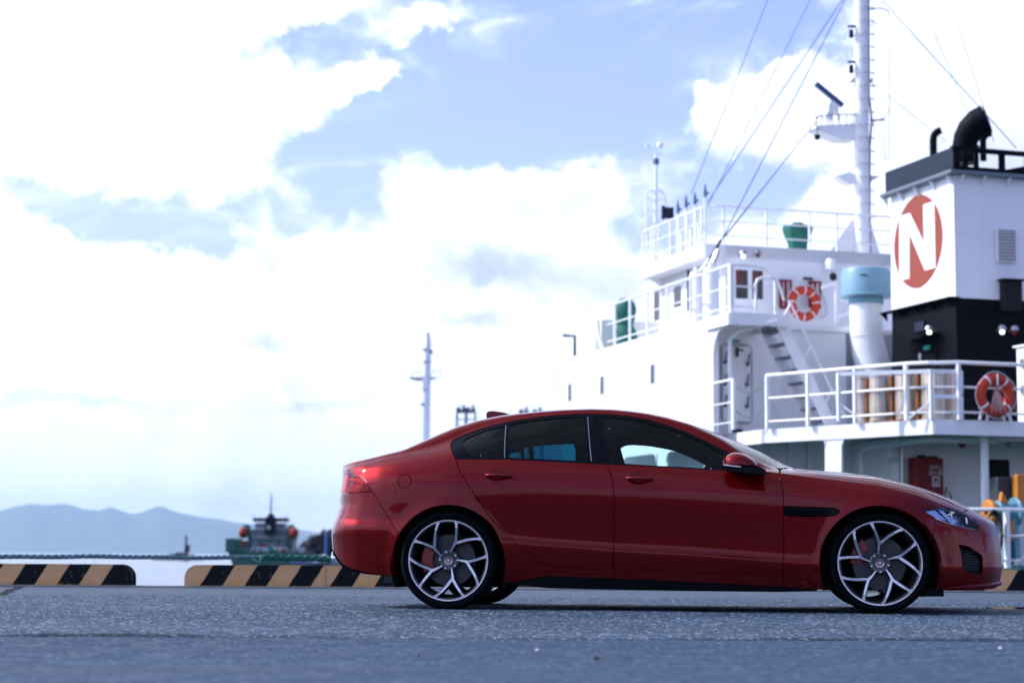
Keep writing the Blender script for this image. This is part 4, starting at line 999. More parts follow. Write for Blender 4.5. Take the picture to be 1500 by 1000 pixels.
o = gc.build('canvas_cover', GREEN, None, SM @ Vector((p.x, p.y, zD)), 25); o.rotation_euler = (0, 0, SRZ); tag(o, 'short green canvas cover, wider at the top, behind the wheelhouse roof rail', 'canvas cover')

# ---- mast, radar, steps, stays
ma = 11.0; ms = node('mast')
def mp(px, py, da_=0): return P(px, py, a=ma + da_)
m0, m1 = mp(1262.5, 372), mp(1261, -260); mr = (mp(1272.5, 200).x - mp(1252, 200).x) / 2
MB().tube([(m0.x, ma, zD), (m0.x, ma, m0.z), m1], [mr, mr, mr * .82], 28).build('mast_tube', WHITE, ms)
mst = node('mast_steps')
zz = zD + .35
while zz < m1.z - 1:
    x = m0.x + (m1.x - m0.x) * (zz - zD) / (m1.z - zD)
    MB().tube([(x - mr * .75, ma - mr * .72, zz), (x - mr * .55, ma - mr - .14, zz - .02), (x + mr * .9, ma - mr - .14, zz - .02), (x + mr * 1.15, ma - mr * .55, zz + .01), (x + mr * 1.7, ma - .1, zz + .02)], .011, 5).build('step', GALV, mst); zz += .325
part(MB().tube([mp(1274, 372), mp(1274, 215), mp(1277, 176), mp(1273, 140), mp(1272, -60)], .03, 6), 'mast_cable', WIRE)
for pts in ([(1252, 316), (1217, 366), (1217, 376), (1254, 378)], [(1273, 318), (1289, 372), (1289, 378), (1272, 378)]): part(MB().prism([mp(*t, .05) for t in pts], (0, .02, 0)), 'mast_gusset', WHITE)
pf_ = node('radar_platform'); MB().prism([mp(1200, 187), mp(1254, 184), mp(1254, 205), mp(1232, 204), mp(1200, 191)], (0, .5, 0)).build('platform', WHITE, pf_)
MB().prism([mp(1196, 184), mp(1254, 181), mp(1254, 184), mp(1196, 187)], (0, .6, 0)).build('platform_deck', WHITE2, pf_)
for x in (1204, 1212, 1220, 1230, 1240, 1249): MB().tube([mp(x, 184, -.02), mp(x, 169, -.02)], .014, 5).build('platform_stanchion', GALV, pf_)
for pts in ([(1194, 172), (1216, 168), (1254, 168)], [(1194, 190), (1200, 190)], [(1196, 172), (1196, 205)], [(1216, 168), (1216, 182)]): MB().tube([mp(*t, -.02) for t in pts], .018, 5).build('platform_rail', GALV, pf_)
MB().box(mp(1197, 201), (.1, .1, .12)).build('platform_lamp', HULLB, pf_)
ra = node('radar'); MB().tube([mp(1211, 175, .2), mp(1218, 150, .2)], [.13, .11], 12).box(mp(1218, 160, .2), (.28, .26, .2), ch=.03).build('pedestal', WHITE2, ra)
p, q = mp(1195, 123, .2), mp(1234, 155, .2); MB().bar(p, q, .12, .1).build('scanner', paint('dark_blue_radar', (.012, .05, .16), .4), ra)
MB().tube([mp(1226, 160, .1), mp(1229, 178, .1)], .03, 6).build('strut', WHITE2, ra)
for px, py in ((1247, 46), (1247, 98)): part(MB().lathe([(0, .08), (.05, .07), (.06, -.12), (0, -.13)], mp(px, py + 2), 'Z', 10).bar(mp(px - 5, py - 7), mp(px + 6, py - 7), .05), 'navigation_lamp', HULLB)
for x0, x1 in ((1246, 1252), (1273, 1279)): part(MB().prism([mp(x0, 120), mp(x1, 113), mp(x1, 120)], (0, .1, 0)), 'stay_bracket', GALV)
yd = node('yard'); MB().tube([mp(1274, 176), mp(1296, 176)], .025, 6).build('yard_arm', GALV, yd); MB().tube([mp(1276, 180), mp(1297, 172), mp(1302, 160)], .014, 5).build('yard_arm', GALV, yd)
MB().tube([mp(1274, 14), mp(1290, 12), mp(1299, 15), mp(1303, 19)], .022, 6).build('davit_arm', WHITE2, yd); MB().tube([mp(1275, 38), mp(1288, 33), mp(1303, 19)], .014, 5).build('davit_stay', WHITE2, yd)
for sx, pts in ((0, [(1226, 258), (1244, 252), (1253, 254), (1253, 268), (1246, 271)]), (1, [(1273, 257), (1290, 258), (1276, 266)])): part(MB().prism([mp(*t) for t in pts], (0, .3, 0)), 'lamp_shelf', WHITE2)
W_ = [((1262, -42), 11, (1036, 297), 10.2, .014), ((1262, -47), 11, (1057, 352), 8.6, .014), ((1196, 178), 11, (1058, 350), 8.6, .013), ((1182, 195), 11, (1062, 347), 9.6, .011), ((1142, -44), 11.5, (1012, 285), 10.6, .010), ((1208, -42), 11.5, (1036, 303), 10.3, .009),
      ((1254, -42), 11, (1488, 216), 2.5, .014), ((1303, 19), 11, (1303, 235), 10.8, .009), ((1275, 120), 11, (1387, 208), 5, .009), ((1392, 0), 9, (1456, 208), 2.6, .009), ((1346, -5), 9, (1420, 170), 2.8, .008), ((1290, 180), 11, (1299, 240), 9, .008), ((1280, 180), 11, (1297, 235), 9, .006), ((1246, 120), 11, (1196, 175), 11, .008)]
for (x0, y0), a0, (x1, y1), a1, r in W_: part(MB().tube([P(x0, y0, a=a0), P(x1, y1, a=a1)], r, 5), 'stay_wire', WIRE)

# ---- foremast far forward on the foredeck
fa = 44.0; fm_ = node('foremast')
def fp(px, py, d=0): return P(px, py, a=fa + d)
b0 = fp(620.5, 780); b0.z = .2
MB().tube([b0, fp(623.5, 600), fp(626, 515), fp(627, 493)], [.20, .17, .13, .10], 14).build('mast_tube', paint('pale_blue_mast', (.62, .66, .74), .5, var=.1), fm_)
MB().tube([fp(627, 493), fp(627, 487)], .05, 6).build('mast_tip', WIRE, fm_)
MB().prism([fp(603, 552), fp(645, 552), fp(634, 556), fp(616, 556)], (0, .6, 0)).build('crosstree', GALV, fm_)
MB().tube([fp(603, 552), fp(604, 545), fp(614, 544), fp(616, 551)], .02, 5).tube([fp(632, 551), fp(634, 543), fp(645, 543), fp(646, 551)], .02, 5).build('crosstree_rail', GALV, fm_)
for x, y, w, m in ((625, 530, 10, GALV), (622, 592, 12, GALV), (624, 512, 9, GALV), (623, 571, 8, GALV)): p = fp(x, y); MB().box(p, (w * .03, .3, .07)).build('mast_bracket', m, fm_)
MB().box(fp(630.5, 515), (.13, .13, .16)).build('mast_lamp', WIRE, fm_)
for y in range(500, 640, 6): p = fp(621 + (640 - y) * .03, y); MB().box(p + Vector((.2, 0, 0)), (.16, .03, .03)).build('mast_step', GALV, fm_)
# ================================================================== across the water
def far_ship():
    Y = 300.0; k = Y / F * 1.005
    def W(px, py): return at(px, py, Y)
    root = thing('ferry', 'small grey and green ship with two orange lifeboats, far off at left', 'ship', (W(388, 830).x, Y, -1.6))
    R0 = root.location
    def L(px, py, d=0): p = W(px, py); return Vector((p.x - R0.x, d, p.z - R0.z))
    G = paint('far_green_hull', (.006, .085, .068), .5, var=.15); GR = paint('far_grey_upperworks', (.17, .21, .27), .5, var=.15); DK = paint('far_dark_funnel', (.006, .008, .02), .6, spec=.1); WH = paint('far_white_paint', (.42, .45, .5), .5); DG = paint('far_window_band', (.015, .025, .045), .5)
    def bx3(px0, py0, px1, py1, d0, d1, name, m, par=root):
        p, q = L(px0, py0), L(px1, py1); return MB().box(((p.x + q.x) / 2, (d0 + d1) / 2, (p.z + q.z) / 2), (abs(q.x - p.x), d1 - d0, abs(p.z - q.z)), ch=.05).build(name, m, par)
    mb = MB(); a = [L(333, 806), L(342, 831), L(442, 831), L(450, 808)]
    mb.prism([(v.x, 0, v.z) for v in a], (0, 9, 0)); mb.build('hull', G, root)
    bx3(331, 788, 347, 808, -.4, 6, 'bow_ramp_tower', G); bx3(347, 791, 357, 808, -.2, 5, 'bow_ramp_tower', G)
    bx3(348, 801, 440, 808.5, .3, 7, 'lower_house', WH); bx3(362, 787, 428, 801, 1, 6.5, 'deck_house', GR)
    bx3(366, 775, 424, 787, 1.6, 6, 'deck_house', GR); bx3(371, 765, 415, 775.5, 2.2, 5.6, 'bridge_house', GR); bx3(368, 757.5, 418, 763, 1.8, 6, 'bridge_roof', DG)
    bx3(371, 767, 415, 770.5, 2.1, 2.3, 'bridge_windows', DG); bx3(366, 773.8, 433, 775.6, 1.2, 6, 'deck_edge', WH); bx3(360, 786, 434, 788, .6, 6, 'deck_edge', WH)
    for x0, x1, y0, y1 in ((377, 385, 790, 799), (388, 399, 789, 794), (403, 411, 790, 799), (415, 424, 791, 800)): bx3(x0, y0, x1, y1, .7, 1.2, 'green_panel', G)
    bx3(380, 796, 390, 800, .4, 1.0, 'red_panel', REDP); bx3(412, 803, 418, 809, -.1, .5, 'red_panel', REDP); bx3(354, 792, 361, 800, -.3, .4, 'red_panel', REDP)
    for x0 in (370, 377, 383, 404, 411, 418): bx3(x0, 779, x0 + 3.2, 784, 1.4, 1.7, 'window', DG)
    for x0 in (352, 362, 371, 380, 394, 404, 424, 432): bx3(x0, 803, x0 + 2.4, 807, .1, .4, 'window', DG)
    f = bx3(389, 757, 402, 783, -.5, 2.4, 'funnel', DK); p = L(394, 772); MB().lathe([(0, -.01), (.3, -.01), (.3, .05)], (p.x, -.55, p.z), 'Y', 16).build('funnel_mark', WH, f)
    MB().lathe([(.62, 0), (.5, .35), (.3, .55), (0, .6)], L(395.5, 757, 1), 'Z', 12).build('funnel_cap', DK, root)
    ms_ = MB(); ms_.tube([L(393, 760, 3), L(393.5, 735, 3), L(393.8, 719, 3)], [.16, .12, .05], 8); m_ = ms_.build('mast', WIRE, root)
    for x0, x1, y in ((386, 400, 737), (382, 404, 744), (388, 399, 728)): MB().bar(L(x0, y, 3), L(x1, y, 3), .05).build('yard', WIRE, m_)
    for x in (368.5, 417.5): MB().tube([L(x, 758, 2), L(x, 752, 2)], .05, 5).build('aerial', WIRE, root)
    for y0, x0, x1 in ((787, 362, 430), (775, 366, 424), (801, 346, 440)):
        r_ = thing('railing', None, None, (0, 0, 0), 0, None, root)
        for dy in (7, 4): MB().bar(L(x0, y0 - dy, .5), L(x1, y0 - dy, .5), .05).build('rail_bar', WH, r_)
        for k in range(8): x = x0 + (x1 - x0) * k / 7; MB().bar(L(x, y0 - 7, .5), L(x, y0, .5), .05).build('rail_post', WH, r_)
    for px in (357, 431):
        o = MB(); o.lathe([(0, -1.25), (.3, -1.1), (.52, -.6), (.58, 0), (.52, .6), (.3, 1.1), (0, 1.25)], (0, 0, 0), 'Y', 14)
        s = o.build('lifeboat', paint('lifeboat_orange', (.26, .03, .012), .6, spec=.2), None, R0 + L(px, 780, -.3)); s.scale = (1.2, 1.5, 1.5)
        tag(s, 'orange lifeboat on the %s side of the distant green and grey ship' % ('left' if px < 390 else 'right'), 'lifeboat', 'lifeboats of the distant ship')
        e = 1 if px < 390 else -1
        MB().tube([L(px + 8 * e, 803, 0), L(px + 9 * e, 780, 0), L(px + 6 * e, 770, 0), L(px, 770, 0)], .28, 6).build('davit', G, root)
        MB().bar(L(px + 3 * e, 802, 0), L(px + 10 * e, 786, 0), .35).build('davit', G, root)


far_ship()


def lighthouse():
    Y = 620.0; p = at(272, 812, Y); t = thing('harbour_light', 'small dark harbour light on a low breakwater in front of the hills', 'beacon', (p.x, Y, -1.6))
    DKM = paint('far_dark_stone', (.025, .035, .055), .9, var=.2); z = lambda py: at(272, py, Y).z + 1.6
    MB().lathe([(.55, z(812) - .5), (.5, z(803)), (.35, z(801)), (.3, z(790)), (.5, z(789)), (.5, z(788)), (.3, z(788)), (.3, z(785)), (0, z(783))], (0, 0, 0), 'Z', 12).build('tower', DKM, t)
    x2 = at(276, 800, Y).x - p.x; MB().box((x2, 0, z(803)), (.8, .8, z(797) - z(808))).build('hut', DKM, t)
    mb = MB(); r = random.Random(2)
    for i in range(160):
        x = r.uniform(-9, 5); s = r.uniform(.5, 1.1); mb.box((x, r.uniform(-1.5, 1.5), .2 + max(0, 1.7 - abs(x + 1) * .22) * r.random()), (s, s, s), M=Matrix.Rotation(r.uniform(0, 3), 3, Vector((r.random(), r.random(), r.random() + .1))))
    for k in range(1): mb.box((0, 0, .5), (12, 2, 1.4))
    b = mb.build('breakwater_rocks', DKM, None, (p.x - 1.0, Y + .5, -1.6)); tag(b, kind='stuff')


lighthouse()


def headland():
    Y = 360.0; r = random.Random(9); mb = MB(); m = paint('dark_armour_stone', (.03, .032, .042), .9, var=.4, scale=.5)
    x0 = at(440, 800, Y).x; x1 = at(660, 800, Y).x
    pts = [(440, 809), (448, 797), (458, 790), (468, 784), (480, 781), (500, 778), (560, 780), (660, 790)]
    for i in range(900):
        px = r.uniform(436, 640); top = np.interp(px, [a for a, _ in pts], [b for _, b in pts]); py = r.uniform(top, 828); p = at(px, py, Y + r.uniform(0, 6)); s = r.uniform(.6, 1.5)
        mb.box(p, (s, s * r.uniform(.6, 1.2), s * r.uniform(.6, 1.1)), M=Matrix.Rotation(r.uniform(0, 3), 3, Vector((r.random() + .1, r.random(), r.random()))))
    v = [at(a, b + 3, Y + 2) for a, b in pts] + [at(660, 840, Y + 2), at(440, 840, Y + 2)]
    mb.prism(v, (0, 8, 0)); tag(mb.build('rock_mound', m), kind='stuff')
    q = thing('channel_post', 'blue post on the dark rock mound just left of the rear bumper', 'post', at(478, 800, Y - 2)); z = lambda py: at(478, py, Y - 2).z - q.location.z
    MB().tube([(0, 0, z(812)), (0, 0, z(779))], [.35, .3], 8).build('post_body', paint('blue_post_paint', (.02, .08, .25), .5), q); MB().lathe([(0, .5), (.3, .2), (.35, 0)], (0, 0, z(779)), 'Z', 8).build('post_cap', WIRE, q)
    # low pontoon and small white boats at its foot
    pn = thing('pontoon', 'low dark pontoon on the water at the foot of the rock mound', 'pontoon', at(465, 826, 290)); MB().box((0, 0, .3), (7.5, 3, .7), ch=.1).build('deck', WIRE, pn)
    for px, py, lab in ((462, 820, 'small white boat lying left of the two at the pontoon'), (473, 819, 'small white boat at the pontoon close to the red car bumper')):
        b = thing('small_boat', lab, 'boat', at(px, py + 3, 285), 0, 'small boats at the pontoon'); MB().prism([(-.5, 0, 0), (.5, 0, 0), (.62, 0, .5), (-.62, 0, .5)], (0, 2.6, 0)).build('hull', WHITE, b); MB().box((0, 1.2, .72), (.7, .9, .5), ch=.06).build('cabin', WHITE, b)


headland()


def cranes():
    Y = 700.0; m = paint('far_crane_steel', (.06, .09, .14), .6); lm = paint('far_crane_legs', (.42, .47, .55), .6)
    for n, (px, label) in enumerate(((676, 'pale-legged harbour crane, leftmost of the distant cranes beyond the car roof'), (690, 'distant harbour crane, second from the left beyond the car roof'),
                                     (768, 'dark harbour crane tops over the car roof, second from the right'), (788, 'dark harbour crane top over the car roof, rightmost of the distant cranes'))):
        dy = 0 if n < 2 else 3; c = at(px, 690, Y); t = thing('harbour_crane', label, 'crane', (c.x, Y, -1), 0, 'harbour cranes in the distance')
        def q(x, y, d=0): p = at(px + x, y + dy, Y); return Vector((p.x - c.x, d, p.z + 1))
        for x in (-7, 6):
            for d in (0, 9): MB().bar((q(x, 605).x, d, 0), q(x, 603, d), .7).build('leg', lm, t)
        for y in (614, 624): MB().bar(q(-7, y), q(6, y), .5).build('cross_beam', lm, t)
        MB().box(q(-5, 598.5, 3), (1.4, 4, 1.2)).box(q(-1, 601, 3), (1.1, 3, 1.0)).box(q(4, 599.5, 3), (.9, 4, 1.5)).box(q(0, 602.6, 3), (3.6, 5, .35)).build('machinery_house', m, t)
        MB().bar(q(1, 602), q(3.5, 592), .45).bar(q(3.5, 592), q(7, 601), .22).bar(q(-8, 600), q(3, 594), .25).bar(q(-6, 606), q(5, 598), .25).bar(q(-6, 603), q(-3, 596), .3).build('jib', m, t)


cranes()
# ================================================================== the red saloon
# car space: x forward, y to the car's far side, z up, origin on the ground under the middle of the rear axle
CAR_LOC = Vector((-.306, 14.143, .002))
car = thing('sedan_car', 'glossy dark red four-door saloon with tinted rear windows, parked side-on on the quay', 'car', CAR_LOC, rad(-7))

XS = np.arange(-1.05, 3.80, .005)


def curve(pts, sig):
    p = np.array(pts, float); xs = XS
    y = np.interp(xs, p[:, 0], p[:, 1])
    lo = xs < p[0, 0]; hi = xs > p[-1, 0]
    y[lo] = p[0, 1] + (xs[lo] - p[0, 0]) * (p[1, 1] - p[0, 1]) / (p[1, 0] - p[0, 0])
    y[hi] = p[-1, 1] + (xs[hi] - p[-1, 0]) * (p[-1, 1] - p[-2, 1]) / (p[-1, 0] - p[-2, 0])
    k = int(4 * sig / .005); g = np.exp(-.5 * (np.arange(-k, k + 1) * .005 / sig) ** 2); g /= g.sum()
    e = np.concatenate([y[0] + (np.arange(-k, 0)) * (y[1] - y[0]), y, y[-1] + np.arange(1, k + 1) * (y[-1] - y[-2])])
    return np.convolve(e, g, 'valid')


ZT = [  # heights of the twelve lengthwise lines of the body, sill to roof centre
    [(-.87, .40), (-.8, .345), (-.75, .285), (-.6, .245), (-.41, .22), (0, .20), (.39, .172), (.65, .142), (1.1, .136), (1.55, .132), (2.2, .13), (2.5, .142), (2.8, .15), (3.3, .15), (3.5, .155), (3.62, .165)],
    [(-.87, .455), (-.6, .34), (0, .31), (.65, .292), (1.1, .278), (1.55, .264), (2.2, .245), (2.83, .24), (3.3, .235), (3.62, .23)],
    [(-.87, .535), (-.6, .525), (-.4, .515), (0, .47), (.5, .432), (.84, .41), (1.1, .389), (1.55, .37), (2.2, .325), (2.6, .305), (2.83, .30), (3.2, .29), (3.62, .285)],
    [(-.87, .61), (-.4, .60), (-.1, .56), (.3, .515), (.65, .48), (1.1, .452), (1.55, .432), (2.2, .39), (2.83, .375), (3.3, .39), (3.62, .40)],
    [(-.87, .70), (-.4, .745), (0, .765), (.65, .76), (1.1, .743), (1.55, .726), (2.2, .697), (2.5, .685), (2.83, .66), (3.1, .61), (3.3, .56), (3.45, .52), (3.62, .48)],
    [(-.87, .79), (-.4, .86), (0, .89), (.65, .88), (1.1, .86), (1.55, .84), (2.2, .81), (2.5, .79), (2.83, .755), (3.1, .695), (3.3, .63), (3.45, .58), (3.62, .525)],
    [(-.87, .87), (-.6, .92), (-.4, .955), (0, 1.0), (.36, 1.0), (.65, .985), (1.03, .966), (1.55, .939), (2.0, .913), (2.13, .906), (2.3, .885), (2.5, .86), (2.83, .82), (3.1, .755), (3.3, .68), (3.45, .62), (3.62, .56)],
    [(-.87, .925), (-.6, .965), (-.36, 1.0), (-.2, 1.03), (0, 1.06), (.3, 1.125), (.65, 1.145), (1.1, 1.135), (1.55, 1.07), (1.8, 1.0), (2.0, .945), (2.13, .922), (2.3, .903), (2.5, .88), (2.83, .842), (3.1, .778), (3.3, .702), (3.45, .64), (3.62, .578)],
    [(-.87, .95), (-.6, .99), (-.36, 1.035), (-.1, 1.10), (.03, 1.15), (.12, 1.191), (.24, 1.229), (.36, 1.26), (.51, 1.286), (.67, 1.304), (.82, 1.313), (.95, 1.315), (1.137, 1.304), (1.275, 1.282), (1.42, 1.241), (1.55, 1.199), (1.64, 1.158), (1.73, 1.117), (1.82, 1.071), (1.94, 1.011), (2.05, .957), (2.13, .935), (2.3, .916), (2.5, .898), (2.83, .862), (3.1, .80), (3.3, .722), (3.45, .657), (3.62, .593)],
    [(-.87, .975), (-.6, 1.02), (-.356, 1.07), (-.117, 1.175), (0, 1.225), (.146, 1.272), (.3, 1.304), (.44, 1.324), (.6, 1.340), (.755, 1.350), (.92, 1.355), (1.07, 1.351), (1.19, 1.339), (1.306, 1.322), (1.45, 1.29), (1.6, 1.245), (1.72, 1.19), (1.82, 1.14), (1.94, 1.062), (2.02, 1.014), (2.1, .97), (2.165, .947), (2.3, .93), (2.5, .914), (2.83, .882), (3.07, .828), (3.19, .792), (3.3, .748), (3.42, .69), (3.5, .655), (3.62, .605)],
    [(-.87, .992), (-.6, 1.036), (-.356, 1.088), (-.117, 1.203), (0, 1.254), (.146, 1.295), (.3, 1.323), (.44, 1.34), (.6, 1.355), (.755, 1.364), (.916, 1.369), (1.07, 1.365), (1.19, 1.354), (1.306, 1.337), (1.447, 1.308), (1.596, 1.266), (1.726, 1.223), (1.819, 1.184), (1.93, 1.137), (2.096, 1.058), (2.233, .976), (2.32, .952), (2.488, .942), (2.618, .932), (2.816, .908), (2.95, .878), (3.074, .848), (3.189, .816), (3.304, .776), (3.418, .718), (3.5, .675), (3.62, .62)],
    [(-.87, 1.0), (-.6, 1.044), (-.356, 1.10), (-.117, 1.215), (0, 1.268), (.146, 1.308), (.3, 1.336), (.44, 1.353), (.6, 1.366), (.755, 1.375), (.916, 1.38), (1.07, 1.376), (1.19, 1.365), (1.306, 1.348), (1.447, 1.32), (1.596, 1.279), (1.726, 1.237), (1.819, 1.2), (1.93, 1.152), (2.096, 1.072), (2.25, .992), (2.34, .966), (2.488, .955), (2.618, .945), (2.816, .92), (2.95, .892), (3.074, .86), (3.189, .827), (3.304, .786), (3.418, .727), (3.5, .683), (3.62, .628)],
]
YT = [
    [(-.87, .80), (-.4, .855), (0, .85), (.5, .845), (1.1, .84), (2.2, .842), (2.83, .85), (3.62, .86)],
    [(-.87, .83), (-.4, .88), (0, .905), (.5, .893), (1.1, .887), (2.2, .888), (2.83, .903), (3.62, .88)],
    [(-.87, .875), (-.4, .905), (0, .922), (.5, .918), (1.1, .914), (2.2, .914), (2.83, .922), (3.62, .89)],
    [(-.87, .85), (-.4, .892), (0, .922), (.5, .902), (1.1, .895), (1.6, .895), (2.2, .901), (2.83, .920), (3.62, .885)],
    [(-.87, .845), (-.4, .892), (0, .932), (.5, .930), (1.1, .925), (2.2, .922), (2.83, .927), (3.62, .87)],
    [(-.87, .84), (-.4, .882), (0, .915), (.5, .915), (1.1, .911), (2.2, .905), (2.83, .902), (3.62, .84)],
    [(-.87, .80), (-.4, .838), (0, .866), (.5, .876), (1.1, .876), (2.2, .868), (2.83, .852), (3.62, .80)],
    [(-.87, .76), (-.36, .80), (0, .812), (.5, .785), (1.1, .775), (1.6, .80), (2.0, .828), (2.2, .835), (2.83, .815), (3.62, .76)],
    [(-.87, .715), (-.36, .755), (-.1, .725), (.1, .69), (.5, .655), (1.1, .645), (1.45, .675), (1.8, .74), (2.1, .785), (2.3, .79), (2.83, .765), (3.62, .71)],
    [(-.87, .64), (-.36, .68), (-.1, .645), (.1, .615), (.5, .59), (1.1, .585), (1.45, .615), (1.8, .675), (2.1, .715), (2.3, .715), (2.83, .69), (3.62, .64)],
    [(-.87, .38), (0, .36), (1.1, .35), (2.2, .42), (2.83, .42), (3.62, .40)],
    [(-.87, 0), (3.62, 0.0)],
]
SIG = [.03, .05, .06, .06, .07, .07, .05, .035, .022, .022, .03, .03]
ZK = np.array([curve(t, s) for t, s in zip(ZT, SIG)]); YK = np.array([curve(t, max(s, .05)) for t, s in zip(YT, SIG)])
ENV = curve([(-.92, .36), (-.87, .66), (-.82, .80), (-.75, .885), (-.65, .938), (-.5, .975), (-.35, .995), (-.2, 1), (2.85, 1), (3.0, .985), (3.15, .95), (3.3, .89), (3.42, .81), (3.5, .735), (3.57, .64), (3.62, .53)], .02)
REAR_Z = np.array([(.3, 0), (.43, 0), (.5, .0), (.58, .012), (.64, .036), (.70, .054), (.78, .056), (.9, .064), (.96, .05), (1.0, .035), (1.1, .03)])
FRONT_Z = np.array([(.1, .02), (.2, .02), (.3, .028), (.4, .026), (.5, .016), (.56, .006), (.62, 0), (1.0, 0)])
KN = 12
M_V = 2.1                                                             # one unit of v is about 2.1 m of section


def S(u, v):
    """near-half body surface, half width positive"""
    u = np.asarray(u, float); v = np.clip(np.asarray(v, float), 0, 1)
    fx = np.clip((u - XS[0]) / .005, 0, len(XS) - 1.001); i = fx.astype(int); f = fx - i
    kk = np.clip(v * (KN - 1), 0, KN - 1 - 1e-9); k = kk.astype(int); t = kk - k
    def ctrl(T, j):
        jj = np.clip(j, 0, KN - 1)
        val = T[jj, i] * (1 - f) + T[jj, i + 1] * f
        return val
    def cr(T, sym):
        p1, p2 = ctrl(T, k), ctrl(T, k + 1)
        p0 = np.where(k == 0, 2 * p1 - p2, ctrl(T, k - 1))
        p3 = np.where(k >= KN - 2, (ctrl(T, np.full_like(k, KN - 2)) * (1 if sym > 0 else -1)), ctrl(T, k + 2))
        m1, m2 = (p2 - p0) * .5, (p3 - p1) * .5
        t2, t3 = t * t, t * t * t
        return (2 * t3 - 3 * t2 + 1) * p1 + (t3 - 2 * t2 + t) * m1 + (-2 * t3 + 3 * t2) * p2 + (t3 - t2) * m2
    z = cr(ZK, 1); y = cr(YK, -1) * np.interp(u, XS, ENV)
    for cx, R in ((0.0, .375), (2.83, .38)):                           # flared lips round the wheel arches
        d = np.hypot(u - cx, z - .31)
        y = y + .011 * np.exp(-(np.maximum(d - R, 0) / .045) ** 2) * (z < .8) * np.clip((z - .1) * 8, 0, 1)
    er = np.clip((-.35 - u) / .5, 0, 1); er = er * er * (3 - 2 * er)
    ef = np.clip((u - 3.3) / .28, 0, 1); ef = ef * ef * (3 - 2 * ef)
    x = u + er * np.interp(z, REAR_Z[:, 0], REAR_Z[:, 1]) + ef * np.interp(z, FRONT_Z[:, 0], FRONT_Z[:, 1])
    return np.stack([x, y, z], -1)


def Sn(u, v):
    e = 1e-3
    du = S(u + e, v) - S(u - e, v); dv = S(u, np.minimum(v + e, 1)) - S(u, np.maximum(v - e, 0))
    n = np.cross(du, dv); n /= np.linalg.norm(n, axis=-1, keepdims=True) + 1e-12
    s = np.sign(n[..., 1:2] + 1e-9 + n[..., 2:3] * 1e-3)
    return n * np.where(s == 0, 1, s)


VT = np.linspace(0, 1, 331)


def inv(pts):
    """(x, z) side-view points -> (u, v) on the body surface"""
    p = np.array(pts, float); u = p[:, 0].copy(); v = np.zeros(len(p))
    for _ in range(6):
        zz = S(np.repeat(u[:, None], 331, 1), np.repeat(VT[None], len(p), 0))[..., 2]
        zz = np.maximum.accumulate(zz, 1)
        for r in range(len(p)): v[r] = np.interp(p[r, 1], zz[r], VT)
        u += p[:, 0] - S(u, v)[:, 0]
    return np.stack([u, v], 1)


def dens(poly, step, closed=True):
    p = np.array(poly, float); out = []
    n = len(p)
    for i in range(n if closed else n - 1):
        a, b = p[i], p[(i + 1) % n]
        m = max(1, int(math.ceil(np.linalg.norm(b - a) / step)))
        out += [a + (b - a) * k / m for k in range(m)]
    if not closed: out.append(p[-1])
    return np.array(out)


def smooth_line(pts, step=.02):
    """Catmull-Rom through side-view points"""
    p = np.array(pts, float); out = []
    for i in range(len(p) - 1):
        p0, p1, p2, p3 = p[max(i - 1, 0)], p[i], p[i + 1], p[min(i + 2, len(p) - 1)]
        m = max(2, int(np.linalg.norm(p2 - p1) / step))
        for k in range(m):
            t = k / m
            out.append(.5 * ((2 * p1) + (p2 - p0) * t + (2 * p0 - 5 * p1 + 4 * p2 - p3) * t * t + (3 * p1 - p0 - 3 * p2 + p3) * t ** 3))
    out.append(p[-1]); return [tuple(o) for o in out]


def XZ(pts): return inv(dens(pts, .02, False))
def UK(pts): return np.array([(u, k / (KN - 1)) for u, k in pts])


def inside(pts, poly):
    x, y = pts[:, 0], pts[:, 1]; c = np.zeros(len(pts), bool); n = len(poly)
    for i in range(n):
        (x1, y1), (x2, y2) = poly[i], poly[(i + 1) % n]
        if y1 == y2: continue
        c ^= ((y1 > y) != (y2 > y)) & (x < (x2 - x1) * (y - y1) / (y2 - y1) + x1)
    return c


def offset_poly(p, d):
    a = np.roll(p, 1, 0); b = np.roll(p, -1, 0)
    area = np.sum(p[:, 0] * b[:, 1] - b[:, 0] * p[:, 1])
    e1 = p - a; e2 = b - p
    e1 /= np.linalg.norm(e1, axis=1, keepdims=True) + 1e-12; e2 /= np.linalg.norm(e2, axis=1, keepdims=True) + 1e-12
    n1 = np.stack([-e1[:, 1], e1[:, 0]], 1); n2 = np.stack([-e2[:, 1], e2[:, 0]], 1)
    m = n1 + n2; m /= np.maximum((m * m).sum(1, keepdims=True) / 2, .35)
    return p + m * d * (1 if area > 0 else -1)


